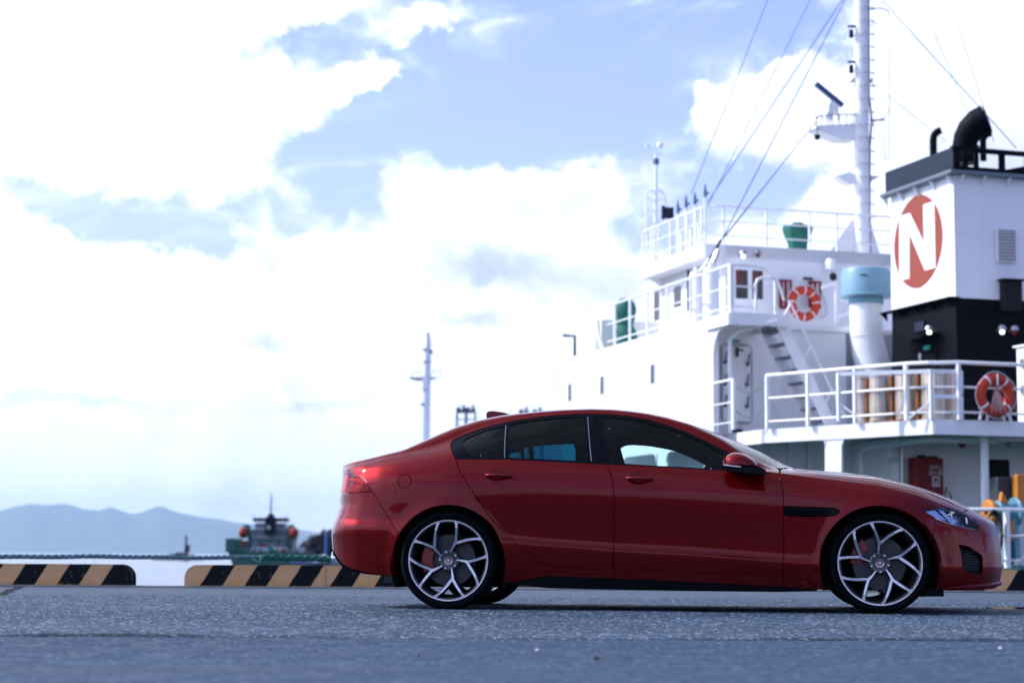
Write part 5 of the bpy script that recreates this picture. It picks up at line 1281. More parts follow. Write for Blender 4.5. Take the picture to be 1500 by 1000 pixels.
def panel(name, outline, mats, parent, holes=(), step=.016, gap=.0026, flange=.012, off=0.0, back=None, side=-1, key=None, dish=None):
    """a piece of the body surface cut out along outline (u, v), with turned-in edges; back adds an inner skin that deep"""
    sc = np.array([1, M_V])
    if side > 0: step = max(step, .03)
    P = dens(np.asarray(outline) * sc, step * 1.2)
    keep = np.linalg.norm(P - np.roll(P, 1, 0), axis=1) > 1e-4; P = P[keep]
    P = offset_poly(P, gap)
    Hs = []
    for h in holes:
        H = dens(np.asarray(h) * sc, step * 1.2); H = H[np.linalg.norm(H - np.roll(H, 1, 0), axis=1) > 1e-4]
        Hs.append(offset_poly(H, -gap))
    lo, hi = P.min(0), P.max(0)
    gx = np.arange(lo[0] + step / 2, hi[0], step); gy = np.arange(lo[1] + step / 2, hi[1], step)
    g = np.stack(np.meshgrid(gx, gy), -1).reshape(-1, 2)
    ok = inside(g, P)
    for H in Hs: ok &= ~inside(g, H)
    g = g[ok]
    B = np.concatenate([P] + Hs)
    dmin = np.full(len(g), 9.0)
    for q in B: dmin = np.minimum(dmin, ((g - q) ** 2).sum(1))
    g = g[dmin > (step * .55) ** 2]
    edges = []; b0 = 0; loops = []
    for L in [P] + Hs:
        n = len(L); edges += [(b0 + i, b0 + (i + 1) % n) for i in range(n)]; loops.append((b0, n)); b0 += n
    allp = np.concatenate([B, g])
    vo, _, fo, ov, _, _ = delaunay_2d_cdt([Vector(p) for p in allp], edges, [], 0, 1e-7)
    V = np.array([(v.x, v.y) for v in vo])
    tri = np.array([f for f in fo if len(f) == 3])
    cen = V[tri].mean(1); k = inside(cen, P)
    for H in Hs: k &= ~inside(cen, H)
    tri = tri[k]
    u, v = V[:, 0], V[:, 1] / M_V
    p3 = S(u, v); n3 = Sn(u, v)
    o3 = np.full(len(p3), off)
    if dish is not None: o3 = o3 + dish(p3)
    p3 = p3 + n3 * o3[:, None]
    nv = len(p3)
    # facing: triangles should look outwards
    a, b, c = p3[tri[:, 0]], p3[tri[:, 1]], p3[tri[:, 2]]
    flip = (np.cross(b - a, c - a) * n3[tri[:, 0]]).sum(1) < 0
    tri[flip] = tri[flip][:, ::-1]
    verts = [p3]; norms = [n3]; faces = [list(t) for t in tri]; mi = [0] * len(tri)
    omap = {}
    for newi, olds in enumerate(ov):
        for o in olds: omap[o] = newi
    base = nv
    if flange:
        for li, (s0, n) in enumerate(loops):
            idx = [omap.get(s0 + i) for i in range(n)]
            idx = [i for i in idx if i is not None]
            m = len(idx); q = p3[idx]; nn = n3[idx]
            t = np.roll(q, -1, 0) - np.roll(q, 1, 0); t /= np.linalg.norm(t, axis=1, keepdims=True) + 1e-12
            sd = np.cross(t, nn)
            r = np.roll(P if li == 0 else Hs[li - 1], -1, 0)
            mid = q.mean(0)
            if ((q - mid) * sd).sum() < 0: sd = -sd
            if li > 0: sd = -sd
            rim_n = sd * .75 + nn * .65; rim_n /= np.linalg.norm(rim_n, axis=1, keepdims=True)
            fl = flange if not callable(flange) else flange(q)[:, None]
            low = q - nn * fl - sd * .001
            verts += [q, low]; norms += [rim_n, sd]
            for i in range(m):
                j = (i + 1) % m
                fa, fb_, fc, fd = base + i, base + j, base + m + j, base + m + i
                f = [fa, fd, fc, fb_]
                e = np.cross(low[i] - q[i], low[j] - q[i])
                if (e * sd[i]).sum() < 0: f = f[::-1]
                faces.append(f); mi.append(0)
            base += 2 * m
    if back:
        verts.append(p3 - n3 * back); norms.append(-n3)
        faces += [[i + base for i in t[::-1]] for t in tri]; mi += [1] * len(tri)
    VV = np.concatenate(verts); NN = np.concatenate(norms)
    if side < 0:
        VV = VV * (1, -1, 1); NN = NN * (1, -1, 1); faces = [f[::-1] for f in faces]
    me = bpy.data.meshes.new(name); me.from_pydata(VV.tolist(), [], [list(map(int, f)) for f in faces])
    for m_ in (mats if isinstance(mats, (list, tuple)) else [mats]): me.materials.append(m_)
    me.polygons.foreach_set('use_smooth', [True] * len(faces)); me.polygons.foreach_set('material_index', mi)
    me.update(); me.normals_split_custom_set_from_vertices([tuple(n) for n in NN])
    return link(name, me, parent)


# ------------------------------------------------------------------ car materials
def make_paint():
    m, N, b = new_mat('red_car_paint')
    d = N.new('ShaderNodeTexCoord').outputs['Object']
    fl = N.voro(d, 900, 'Color'); f = N.sep(fl)[0]
    N.put(b.inputs['Base Color'], N.mix(N.m('MULTIPLY', f, .35), (.125, .0014, .0024), (.185, .0027, .004)))
    b.inputs['Metallic'].default_value = .6; b.inputs['Roughness'].default_value = .36; b.inputs['Specular IOR Level'].default_value = .0
    b.inputs['Coat Weight'].default_value = 1; b.inputs['Coat Roughness'].default_value = .02; b.inputs['Coat IOR'].default_value = 1.32
    N.put(b.inputs['Coat Normal'], N.bump(N.noise(d, 55, 2, .5), .012, .01))
    return m


def make_glass(name, tint, rough=0.0, refl=1.0):
    """thin tinted glazing: lets tinted light through and mirrors at glancing angles"""
    m = bpy.data.materials.new(name); m.use_nodes = True; t = m.node_tree; t.nodes.clear(); N = NT(t)
    o = N.new('ShaderNodeOutputMaterial'); mx = N.new('ShaderNodeMixShader'); tr = N.new('ShaderNodeBsdfTransparent'); gl = N.new('ShaderNodeBsdfGlossy')
    tr.inputs[0].default_value = col(tint); gl.inputs['Roughness'].default_value = rough; gl.inputs[0].default_value = (refl, refl, refl, 1)
    fr = N.new('ShaderNodeFresnel'); fr.inputs[0].default_value = 1.28
    t.links.new(fr.outputs[0], mx.inputs[0]); t.links.new(tr.outputs[0], mx.inputs[1]); t.links.new(gl.outputs[0], mx.inputs[2]); t.links.new(mx.outputs[0], o.inputs[0])
    return m


RED = make_paint()
TINT = make_glass('tinted_window_glass', (.045, .24, .31))
CLEAR = make_glass('green_tinted_glass', (.72, .87, .90))
LENS = make_glass('clear_lamp_cover', (.9, .94, 1.0))
TAIL = make_glass('red_lamp_cover', (.85, .06, .07))
GBLACK = paint('gloss_black_trim', (.002, .003, .006), .2, var=.05, spec=.08)
MBLACK = paint('matt_black_plastic', (.003, .004, .006), .6, spec=.1, var=.2, bump=.15, bscale=400)
INNER = paint('dark_cabin_trim', (.004, .005, .008), .8, var=.2, spec=.05)
TYRE = paint('tyre_rubber', (.0035, .0042, .006), .85, spec=.04, var=.25, scale=12, bump=.2, bscale=250)
SILVER = paint('machined_wheel_face', (.50, .51, .56), .22, 1.0, var=.04)
GUN = paint('dark_wheel_paint', (.055, .06, .07), .35, .6, var=.08, coat=.3)
STEEL = paint('brake_steel', (.05, .05, .055), .5, .6, var=.2, scale=20)
CALIPER = paint('red_caliper_paint', (.20, .008, .008), .4, var=.1)
STRIP = paint('dull_bright_strip', (.15, .17, .21), .35, .5, var=.05)
CHROME = paint('bright_chrome', (.75, .76, .78), .08, 1.0, var=.03)

# ------------------------------------------------------------------ shut lines and outlines (side view, metres)
ARR, ARF = .38, .387
def arc(cx, R, a0, a1, n=40, cz=.31):
    return [(cx + R * math.cos(rad(a0 + (a1 - a0) * i / n)), cz + R * math.sin(rad(a0 + (a1 - a0) * i / n))) for i in range(n + 1)]


DOOR_R = smooth_line([(.040, .998), (.079, .909), (.172, .773), (.263, .639), (.355, .535), (.431, .462), (.506, .386), (.596, .328), (.686, .293), (.791, .278)])
DOOR_B = [(.791, .278), (1.089, .269), (1.097, .269), (1.399, .26), (1.84, .249), (2.209, .241)]
DOOR_M = smooth_line([(1.047, .966), (1.068, .93), (1.088, .88), (1.101, .82), (1.107, .701), (1.104, .494), (1.097, .269)])
DOOR_F = smooth_line([(2.140, .904), (2.175, .895), (2.196, .866), (2.211, .777), (2.214, .675), (2.213, .382), (2.209, .241)])
BELT = [(.040, .998), (.364, .998), (.648, .985), (1.047, .966), (1.285, .955), (1.556, .939), (1.789, .927), (2.004, .912), (2.140, .904)]
WTOP = smooth_line([(.040, .998), (.004, 1.06), (-.013, 1.105), (-.008, 1.132), (.029, 1.156), (.123, 1.195), (.24, 1.232), (.364, 1.262), (.512, 1.288), (.667, 1.306), (.822, 1.315), (.953, 1.317), (1.137, 1.306), (1.275, 1.285), (1.422, 1.245), (1.55, 1.199), (1.641, 1.158), (1.732, 1.115), (1.823, 1.07), (1.94, 1.009), (2.049, .951), (2.140, .904)])
BSHUT = [(-.530, .782), (-.335, .497)]                                  # rear bumper / quarter
TAIL_TOP = smooth_line([(-.530, .782), (-.557, .824), (-.588, .859), (-.642, .886), (-.706, .903), (-.80, .907)])
TAIL_BOT = [(-.530, .782), (-.70, .777), (-.80, .776)]
HOOD_SIDE = smooth_line([(2.19, .902), (2.28, .883), (2.5, .855), (2.70, .828), (2.87, .797), (3.03, .757), (3.14, .718), (3.215, .685)])
HEAD = smooth_line([(3.117, .668), (3.149, .678), (3.215, .685), (3.324, .681), (3.393, .658), (3.455, .621), (3.494, .592)], .012) + \
       smooth_line([(3.494, .592), (3.492, .56), (3.478, .547), (3.412, .553), (3.301, .578), (3.197, .616), (3.150, .642), (3.117, .668)], .012)[1:-1]
FSHUT = [(3.197, .616), (3.183, .52), (3.172, .487)]                     # front wing / bumper
a_r1 = math.degrees(math.atan2(.497 - .31, -.335)); a_f1 = math.degrees(math.atan2(.487 - .31, 3.172 - 2.83))
ARCH_R_HI = arc(0, ARR, a_r1, -20)                                      # from bumper shut over to sill
ARCH_R_LO = arc(0, ARR, a_r1, 195)
ARCH_F_HI = arc(2.83, ARF, 205, a_f1)
ARCH_F_LO = arc(2.83, ARF, a_f1, -24)
SILL_RED = [(.392, .18), (.451, .19), (.656, .225), (1.1, .212), (1.55, .196), (2.216, .166)]


def rev(a): return list(a)[::-1]
def cat(*a): return np.concatenate([np.asarray(x) for x in a])


FUEL = inv([(-.303 + .0465 * math.cos(t), .852 + .0465 * math.sin(t)) for t in np.linspace(0, 2 * math.pi, 40, endpoint=False)])
VENT = inv(smooth_line([(2.225, .689), (2.50, .681), (2.55, .673), (2.573, .659), (2.52, .630), (2.232, .632), (2.225, .689)], .015)[:-1])
def cup(cx, cz): return inv([(cx + .056 * math.cos(t), cz + .047 * math.sin(t)) for t in np.linspace(0, 2 * math.pi, 30, endpoint=False)])
BVENT = inv(smooth_line([(3.345, .447), (3.36, .40), (3.372, .31), (3.395, .27), (3.44, .262), (3.503, .258), (3.508, .31), (3.503, .375), (3.46, .405), (3.41, .435), (3.345, .447)], .015)[:-1])
CUPS = {'rear': (.326, .886), 'front': (1.262, .868)}

quarter = cat(XZ(rev(BSHUT)), XZ(rev(TAIL_TOP))[::-1][::-1] if False else XZ(TAIL_TOP), UK([(-.87, 7.2), (-.87, 9), (-.6, 9.1), (-.40, 9.2), (-.12, 9.3), (.06, 9.6), (.13, 10), (.17, 10.5), (.18, 11), (.5, 11), (.9, 11), (1.30, 11), (1.32, 10.5), (1.37, 10), (1.43, 9.5), (1.47, 9.04), (1.7, 9.04), (1.95, 9.04), (2.165, 9.04), (2.19, 8.6)]),
              XZ([(2.188, .900), (2.176, .893)]), XZ([(2.155, .900)] + rev(WTOP)), XZ(DOOR_R[1:]), XZ(DOOR_B[1:]), XZ(rev(SILL_RED)), XZ(rev(ARCH_R_HI)))
bumper_r = cat(XZ(BSHUT), XZ(ARCH_R_LO), UK([(-.40, 0), (-.6, 0), (-.8, 0), (-.88, 0.02), (-.895, 1), (-.9, 2), (-.9, 3), (-.89, 4)]), XZ([(-.812, .772), (-.80, .7735), (-.70, .7745), (-.533, .779)]))
taillight = cat(XZ(TAIL_TOP), UK([(-.87, 6.3)]), UK([(-.885, 5.6)]), UK([(-.885, 4.95)]), XZ(rev(TAIL_BOT)))
fdoor = cat(XZ(DOOR_M), XZ(DOOR_B[2:]), XZ(rev(DOOR_F)), XZ(rev(BELT[3:])))
rdoor = cat(XZ(DOOR_R), XZ(DOOR_B[:2]), XZ(rev(DOOR_M)), XZ(rev(BELT[:4])))
fender = cat(XZ(DOOR_F[2:]), XZ([(2.216, .166), (2.43, .152)]), XZ(ARCH_F_HI), XZ(rev(FSHUT)), XZ([(3.150, .642), (3.117, .668), (3.149, .678), (3.215, .685)]), XZ(rev(HOOD_SIDE)))
hood = cat(XZ(HOOD_SIDE), XZ([(3.215, .687), (3.324, .683), (3.393, .660)]), UK([(3.425, 9), (3.44, 10), (3.445, 11), (3.2, 11), (2.8, 11), (2.36, 11), (2.34, 10.4), (2.28, 9.7), (2.215, 9.05), (2.20, 8.7)]))
bumper_f = cat(XZ([(3.393, .658), (3.455, .621), (3.494, .592), (3.492, .56), (3.478, .547), (3.412, .553), (3.301, .578), (3.197, .616)]), XZ(FSHUT), XZ(ARCH_F_LO), UK([(3.25, 0), (3.45, 0), (3.58, 0), (3.62, .3), (3.63, 2), (3.63, 4), (3.62, 6), (3.62, 8), (3.62, 9), (3.62, 10), (3.62, 11), (3.452, 11), (3.446, 10), (3.432, 9)]))
headlight = inv(HEAD)
sill = cat(XZ([(.40, .176)] + SILL_RED[1:]), XZ([(2.216, .166), (2.43, .152)]), UK([(2.43, .0), (1.6, 0), (.9, 0), (.43, 0)]))
trunk_top = cat(UK([(-.87, 9), (-.6, 9.1), (-.42, 9.2), (-.43, 10), (-.44, 11), (-.87, 11)]))
rear_glass = cat(UK([(-.40, 9.25), (-.12, 9.35), (.055, 9.65), (.12, 10), (.155, 10.5), (.165, 11), (-.1, 11), (-.42, 11), (-.41, 10)]))
wind_glass = cat(UK([(1.31, 11), (1.335, 10.5), (1.385, 10), (1.445, 9.5), (1.475, 9.09), (1.7, 9.09), (1.95, 9.09), (2.165, 9.09), (2.20, 9.2), (2.26, 9.7), (2.32, 10.4), (2.34, 11), (1.9, 11)]))

# side glazing: outlines inside the black frame
def wt_z(x): return float(np.interp(x, [p[0] for p in WTOP[12:]], [p[1] for p in WTOP[12:]]))
def bl_z(x): return float(np.interp(x, [p[0] for p in BELT], [p[1] for p in BELT]))
Q_GLASS = smooth_line([(.150, 1.012), (.095, 1.075), (.072, 1.115), (.080, 1.140), (.15, 1.176), (.25, 1.212), (.340, 1.237)], .015) + [(.352, 1.012)]
R_GLASS = [(.385, 1.012)] + smooth_line([(.378, 1.243), (.5, 1.266), (.67, 1.285), (.82, 1.294), (.885, 1.296)], .03) + [(.935, .986)]
F_GLASS = [(1.085, .978)] + smooth_line([(1.005, 1.293), (1.137, 1.286), (1.275, 1.264), (1.40, 1.229), (1.54, 1.182), (1.64, 1.138), (1.74, 1.088), (1.83, 1.04), (1.935, .983), (1.99, .948)], .03) + [(1.99, .921), (1.7, .941), (1.4, .957)]
MID_T = [(.955, 1.317), (1.0, 1.15), (1.047, .966)]
RFRAME = rev([p for p in WTOP if p[0] < .955]) + BELT[:4]
i_m = min(range(len(WTOP)), key=lambda i: abs(WTOP[i][0] - .958) + (9 if WTOP[i][1] < 1.2 else 0))
frame_r = cat(XZ(WTOP[:i_m + 1]), XZ(MID_T), XZ(rev(BELT[:4])))
frame_f = cat(XZ(WTOP[i_m:]), XZ(rev(BELT[3:])), XZ(rev(MID_T)))
qg, rg, fg = inv(Q_GLASS), inv(R_GLASS), inv(F_GLASS)


FAR_F = inv(smooth_line([(1.06, .972), (1.03, 1.10), (1.04, 1.178), (1.10, 1.205), (1.2, 1.203), (1.296, 1.192), (1.448, 1.162), (1.6, 1.10), (1.74, 1.025), (1.83, .965)]) + [(1.85, .935)])
FAR_R = inv([(.315, 1.01), (.315, 1.192), (.705, 1.218), (.690, 1.0)]); FAR_Q = inv([(.18, 1.012), (.205, 1.155), (.285, 1.165), (.292, 1.012)])


def arch_flange(q):
    d1 = np.abs(np.hypot(q[:, 0], q[:, 2] - .31) - ARR); d2 = np.abs(np.hypot(q[:, 0] - 2.83, q[:, 2] - .31) - ARF)
    return np.where(np.minimum(d1, d2) < .006, .05, .012)


def cup_dish(cx, cz):
    def f(p):
        r = np.hypot((p[:, 0] - cx) / .056, (p[:, 2] - cz) / .047)
        return -.034 * np.clip(1 - r * r, 0, 1) - .001
    return f


def body_side(sd):
    n = sd < 0
    panel('body_side', quarter, [RED, INNER], car, [FUEL], step=.016, flange=arch_flange, back=.02, side=sd)
    panel('rear_bumper', bumper_r, RED, car, flange=arch_flange, side=sd)
    panel('front_wing', fender, RED, car, [VENT], flange=arch_flange, side=sd)
    panel('front_bumper', bumper_f, RED, car, [BVENT], flange=arch_flange, side=sd)
    panel('hood', hood, RED, car, side=sd)
    panel('trunk_lid', trunk_top, RED, car, side=sd, step=.03)
    panel('fuel_flap', FUEL, RED, car, gap=.0026, side=sd)
    panel('sill_trim', sill, MBLACK, car, off=-.006, side=sd, flange=.03)
    panel('rear_window', rear_glass, TINT, car, off=-.004, flange=0, step=.04, side=sd)
    panel('windscreen', wind_glass, CLEAR, car, off=-.004, flange=0, step=.04, side=sd)
    backing = cat(XZ([(.45, .26), (1.4, .24), (2.37, .22)]), XZ(arc(2.83, .45, 195, -5)), XZ([(3.30, .50), (3.12, .66), (2.7, .79), (2.15, .86), (1.0, .93), (.05, .95), (-.45, .83), (-.60, .6), (-.55, .36)]), XZ(arc(0, .45, 172, -5)))
    panel('light_leak_backing', backing, LINER, car, off=-.075, flange=0, step=.05, side=sd)  # unseen dark skin, added so no light leaks through the shut lines
    # lamps
    t = panel('taillight', taillight, TAIL, car, gap=.003, flange=.02, side=sd)
    panel('lamp_back', taillight, paint('red_lamp_body', (.30, .012, .014), .3, .3), t, gap=.008, flange=0, off=-.03, side=sd, step=.03)
    h = panel('headlight', headlight, LENS, car, gap=.003, flange=.02, side=sd, step=.012)
    panel('lamp_housing', headlight, paint('lamp_bowl', (.10, .13, .18), .15, .75, var=.3, scale=9), h, gap=.005, flange=0, off=-.055, side=sd, step=.02)
    # vents
    v = panel('side_vent', VENT, GBLACK, car, gap=.001, off=-.022, flange=0, side=sd)
    for k in range(3):
        q = inv([(2.245, .672 - k * .014), (2.50 - k * .01, .668 - k * .013), (2.50 - k * .01, .663 - k * .013), (2.245, .667 - k * .014)])
        panel('vent_slat', q, GBLACK, v, gap=0, off=-.006, side=sd, flange=.012)
    panel('bumper_vent', BVENT, LINER, car, gap=.001, off=-.05, flange=0, side=sd)
    # doors with their frames and panes
    for nm, out, frm, panes in (('rear_door', rdoor, frame_r, ((qg, TINT), (rg, TINT))), ('front_door', fdoor, frame_f, ((fg, CLEAR),))):
        key = nm.split('_')[0]; cx, cz = CUPS[key]
        dr = panel(nm, out, [RED, INNER], car, [cup(cx, cz)], back=.05, side=sd)
        panel('handle_cup', cup(cx, cz), RED, dr, gap=-.0005, flange=0, dish=cup_dish(cx, cz), side=sd, step=.008)
        panel('window_frame', frm, GBLACK, dr, [p for p, _ in panes], gap=.0012, off=-.003, flange=.01, step=.02, side=sd)
        for p, m in panes: panel('window_pane', p, m, dr, gap=-.002, off=-.008, flange=0, step=.04, side=sd)
        if sd > 0:                                                     # cloth lining and pillar trim seen from inside
            hs = [FAR_F] if key == 'front' else [FAR_Q, FAR_R]
            panel('window_lining', frm, INNER, dr, hs, gap=0, off=-.04, flange=.01, step=.03, side=sd)
        # door handle
        hm = MB(); ln = .165; y0 = float(S(*inv([(cx, cz)])[0])[1])
        pts = []; rs = []
        for i in range(13):
            t = i / 12; bulge = math.sin(math.pi * min(max((t - .02) / .96, 0), 1)) ** .35
            pts.append((cx - ln * .5 + ln * t + .012, sd * (y0 + .004 + .024 * bulge), cz + .004 - .006 * t)); rs.append(.0115 + .002 * math.sin(math.pi * t))
        hm.tube(pts, rs, 12)
        hm.build('door_handle', RED, dr)
    # bright upright strips on the black pillars
    for x1, x2, z1, z2 in ((.352, .366, 1.236, 1.008), (.905, .948, 1.296, .985)):
        q = inv([(x1, z1), (x1 + .006, z1), (x2 + .0075, z2), (x2, z2)])
        panel('pillar_strip', q, STRIP, car, gap=0, off=.001, flange=.004, side=sd, step=.02)


body_side(-1)
body_side(1)

# ------------------------------------------------------------------ lamp innards on the near side and far side
for sd in (-1, 1):
    hl = [o for o in car.children if o.name.startswith('headlight')][0 if sd < 0 else 1]
    def sp(x, z, o): u, v = inv([(x, z)])[0]; p = S(u, v) + Sn(np.array([u]), np.array([v]))[0] * o; return Vector((p[0], sd * p[1], p[2]))
    j = MB()
    j.prism([sp(3.135, .664, -.012), sp(3.20, .677, -.014), sp(3.275, .607, -.014), sp(3.205, .622, -.012)], Vector((0, -sd * .01, 0)))
    j.prism([sp(3.225, .676, -.014), sp(3.255, .677, -.014), sp(3.345, .585, -.014), sp(3.31, .582, -.014)], Vector((0, -sd * .01, 0)))
    j.build('light_guide', paint('lamp_reflector', (.7, .74, .82), .18, .85, var=.1), hl)
    p = sp(3.35, .625, -.03); b = MB()
    b.lathe([(0, .012), (.018, .008), (.027, -.002), (.031, -.01), (.033, -.03)], p, 'Y' if sd > 0 else 'Y', 20)
    b.build('projector', paint('lamp_lens', (.45, .52, .62), .06, .6), hl)
    for x, z in ((3.315, .652), (3.42, .618)):
        MB().bar(sp(x, z + .022, -.02), sp(x + .003, z - .026, -.02), .013, .006).build('lamp_fin', CHROME, hl)
    MB().tube([sp(x, z, -.016) for x, z in ((3.20, .622), (3.30, .586), (3.40, .562), (3.47, .556))], .004, 6).build('daylight_strip', CHROME, hl)
    tl = [o for o in car.children if o.name.startswith('taillight')][0 if sd < 0 else 1]
    MB().tube([sp(x, z, -.012) for x, z in ((-.565, .80), (-.62, .845), (-.70, .872), (-.77, .877))], .008, 6).build('tail_strip', paint('red_light_guide', (.75, .09, .07), .3), tl)
    MB().bar(sp(-.66, .79, -.012), sp(-.61, .845, -.012), .012, .006).build('tail_reflector', CHROME, tl)
    # honeycomb in the bumper vent
    hx = MB()
    for r in range(7):
        for c in range(7):
            x, z = 3.395 + c * .019 + (r % 2) * .0095, .275 + r * .0185
            if z > .40 - (x - 3.40) * .35 or x < 3.392 or x > 3.505: continue
            q = [sp(x + .0105 * math.cos(rad(60 * i + 30)), z + .0105 * math.sin(rad(60 * i + 30)), -.028) for i in range(6)]
            hx.tube(q, .0016, 4, closed=True)
    m = hx.build('vent_mesh', paint('mesh_dark_plastic', (.03, .035, .045), .4), [o for o in car.children if o.name.startswith('bumper_vent')][0 if sd < 0 else 1]); m['kind'] = 'stuff'
    # splitter lip, deflector, washer cover
    lip = []
    for t in np.linspace(0, 1, 16):
        u = 3.26 + .365 * t; y = float(S(u, .04)[1]); lip.append((u + .012 * t, sd * (y + .012 * math.sin(math.pi * min(1, t * 1.2)) + .008), .168 + .03 * t * t))
    lp = MB(); lp.tube(lip, [.004 + .014 * min(1, i / 5) for i in range(16)], 8); lp.build('splitter', RED, car)
    MB().box((3.175, sd * .72, .135), (.13, .2, .045)).box((3.10, sd * .72, .14), (.04, .2, .06)).build('air_deflector', MBLACK, car)
    # rear diffuser corner and exhaust tip
    dif = MB()
    pr = [(-.83, .41), (-.74, .285), (-.60, .250), (-.42, .228), (-.42, .212), (-.62, .228), (-.77, .262), (-.85, .365)]
    dif.prism([(x, sd * .60, z) for x, z in pr], (0, -sd * .6, 0)); dif.build('rear_diffuser', MBLACK, car)
    MB().lathe([(.036, -.865), (.043, -.867), (.045, -.86), (.045, -.72), (.036, -.72), (.034, -.855)], (0, sd * .52, .335), 'X', 20).build('exhaust_tip', CHROME, car)
    # door mirror
    mr = MB(); mx_, mz_ = 1.93, .94
    prof = [(-.105, .0), (-.108, .03), (-.098, .058), (-.06, .082), (-.01, .088), (.05, .07), (.10, .035), (.125, .0), (.11, -.012), (0, -.014), (-.095, -.012)]
    rings = [(0.0, 1.0), (.04, 1.02), (.09, .98), (.13, .85), (.155, .6), (.165, .25)]
    vs = []; fs = []; n = len(prof)
    for dy, sc_ in rings: vs += [(mx_ + x * sc_ + .01 * (1 - sc_), sd * (.93 + dy), mz_ + .012 + z * sc_) for x, z in prof]
    for i in range(len(rings) - 1):
        for k in range(n):
            f = (i * n + k, i * n + (k + 1) % n, (i + 1) * n + (k + 1) % n, (i + 1) * n + k); fs.append(f if sd > 0 else f[::-1])
    fs += [list(range(n - 1, -1, -1)) if sd > 0 else list(range(n)), list(range((len(rings) - 1) * n, len(rings) * n)) if sd > 0 else list(range(len(rings) * n - 1, (len(rings) - 1) * n - 1, -1))]
    mr.add(vs, fs, True); mo = mr.build('door_mirror', RED, car, sharp=60)
    sub = mo.modifiers.new('smooth', 'SUBSURF'); sub.levels = sub.render_levels = 2
    lo = MB(); pl = [(-.09, .0), (-.075, -.016), (-.03, -.024), (.05, -.030), (.12, -.040), (.165, -.040), (.16, -.022), (.11, .002)]
    lo.prism([(mx_ + x, sd * .87, mz_ + z) for x, z in pl], (0, sd * .19, 0)); l2 = lo.build('mirror_base', GBLACK, mo)
    bv = l2.modifiers.new('round', 'BEVEL'); bv.width = .018; bv.segments = 3
    MB().tube([(mx_ - .1, sd * 1.065, mz_ + .012), (mx_ - .05, sd * 1.09, mz_ + .004), (mx_ + .01, sd * 1.095, mz_ - .002)], .006, 8).build('mirror_indicator', CHROME, mo)

# shark-fin aerial on the roof
fn = MB(); zb = 1.331
pf = [(.14, zb - .01), (.135, zb + .03), (.145, zb + .043), (.18, zb + .046), (.25, zb + .036), (.31, zb + .018), (.36, zb + .004), (.36, zb - .01)]
fn.prism([(x, -.022, z) for x, z in pf], (0, .044, 0)); f_ = fn.build('roof_aerial', RED, car); b_ = f_.modifiers.new('round', 'BEVEL'); b_.width = .008; b_.segments = 2

# grille, nose and tail closing plates, underbody, wheel wells
g = MB(); g.box((3.565, 0, .42), (.03, 0.8, .34)); g.build('grille', MBLACK, car)
g = MB(); g.box((-.74, 0, .62), (.05, 1.05, .5)); g.build('tail_panel', RED, car)
u_ = MB(); u_.box((1.42, 0, .235), (1.9, 1.5, .05)); u_.box((2.85, 0, .28), (1.2, .95, .06)); u_.box((0, 0, .33), (1.1, .95, .05)); u_.build('underbody', LINER, car)
for cx in (0, 2.83):
    for sd in (-1, 1):
        w = MB(); R = .395; n = 28; vs = []; fs = []
        for i in range(n + 1):
            a = rad(-25 + 230 * i / n)
            for y in (.885, .52): vs.append((cx + R * math.cos(a), sd * y, .31 + R * math.sin(a)))
        for i in range(n): fs.append((2 * i, 2 * i + 1, 2 * i + 3, 2 * i + 2))
        w.add(vs, fs, True)
        w.add([(cx + R * math.cos(rad(-25 + 230 * i / n)), sd * .52, .31 + R * math.sin(rad(-25 + 230 * i / n))) for i in range(n + 1)], [list(range(n + 1))])
        w.build('wheel_well', LINER, car)

# ------------------------------------------------------------------ cabin
def soft(name, c, d, parent, rx=0, m=INNER, bev=.05):
    o = MB().box((0, 0, 0), d).build(name, m, parent, c); o.rotation_euler = (0, rx, 0)
    b = o.modifiers.new('round', 'BEVEL'); b.width = bev; b.segments = 4
    for p in o.data.polygons: p.use_smooth = True
    return o


SEAT = paint('dark_seat_leather', (.007, .008, .011), .6, spec=.15, var=.2, scale=8)
for sy in (-.38, .38):
    s_ = soft('seat', (1.38, sy, .48), (.52, .5, .14), car, rad(-8), SEAT)
    soft('backrest', (-.30, 0, .33), (.15, .5, .62), s_, rad(-16), SEAT)
    soft('headrest', (-.44, 0, .70), (.09, .26, .17), s_, rad(-12), SEAT, .035)
s_ = soft('rear_seat', (.42, 0, .50), (.5, 1.25, .16), car, rad(-8), SEAT)
soft('backrest', (-.30, 0, .28), (.16, 1.25, .52), s_, rad(-24), SEAT)
for sy in (-.38, .38): soft('headrest', (-.40, sy, .56), (.08, .24, .12), s_, rad(-14), SEAT, .03)
soft('dashboard', (1.92, 0, .78), (.36, 1.42, .26), car, rad(12), INNER, .08)
soft('parcel_shelf', (-.16, 0, .97), (.34, 1.3, .04), car, 0, INNER, .01)
sw = thing('steering_wheel', None, None, (1.66, -.38, .86), 0, None, car); sw.rotation_euler = (0, rad(-65), 0)
MB().tube([(.18 * math.cos(a), .18 * math.sin(a), 0) for a in np.linspace(0, 2 * math.pi, 32, endpoint=False)], .016, 8, closed=True).build('rim', INNER, sw)
MB().box((0, 0, -.02), (.11, .12, .05), ch=.015).bar((0, -.17, 0), (0, .17, -.01), .03, .015).bar((-.16, 0, 0), (0, 0, -.01), .03, .015).build('hub', INNER, sw)
MB().box((1.50, 0, 1.235), (.03, .24, .065), rz=.05, ch=.01).tube([(1.50, 0, 1.25), (1.46, 0, 1.31)], .01, 6).build('rear_view_mirror', GBLACK, car)
MB().box((1.05, 0, .28), (2.0, 1.5, .04)).build('cabin_floor', INNER, car)

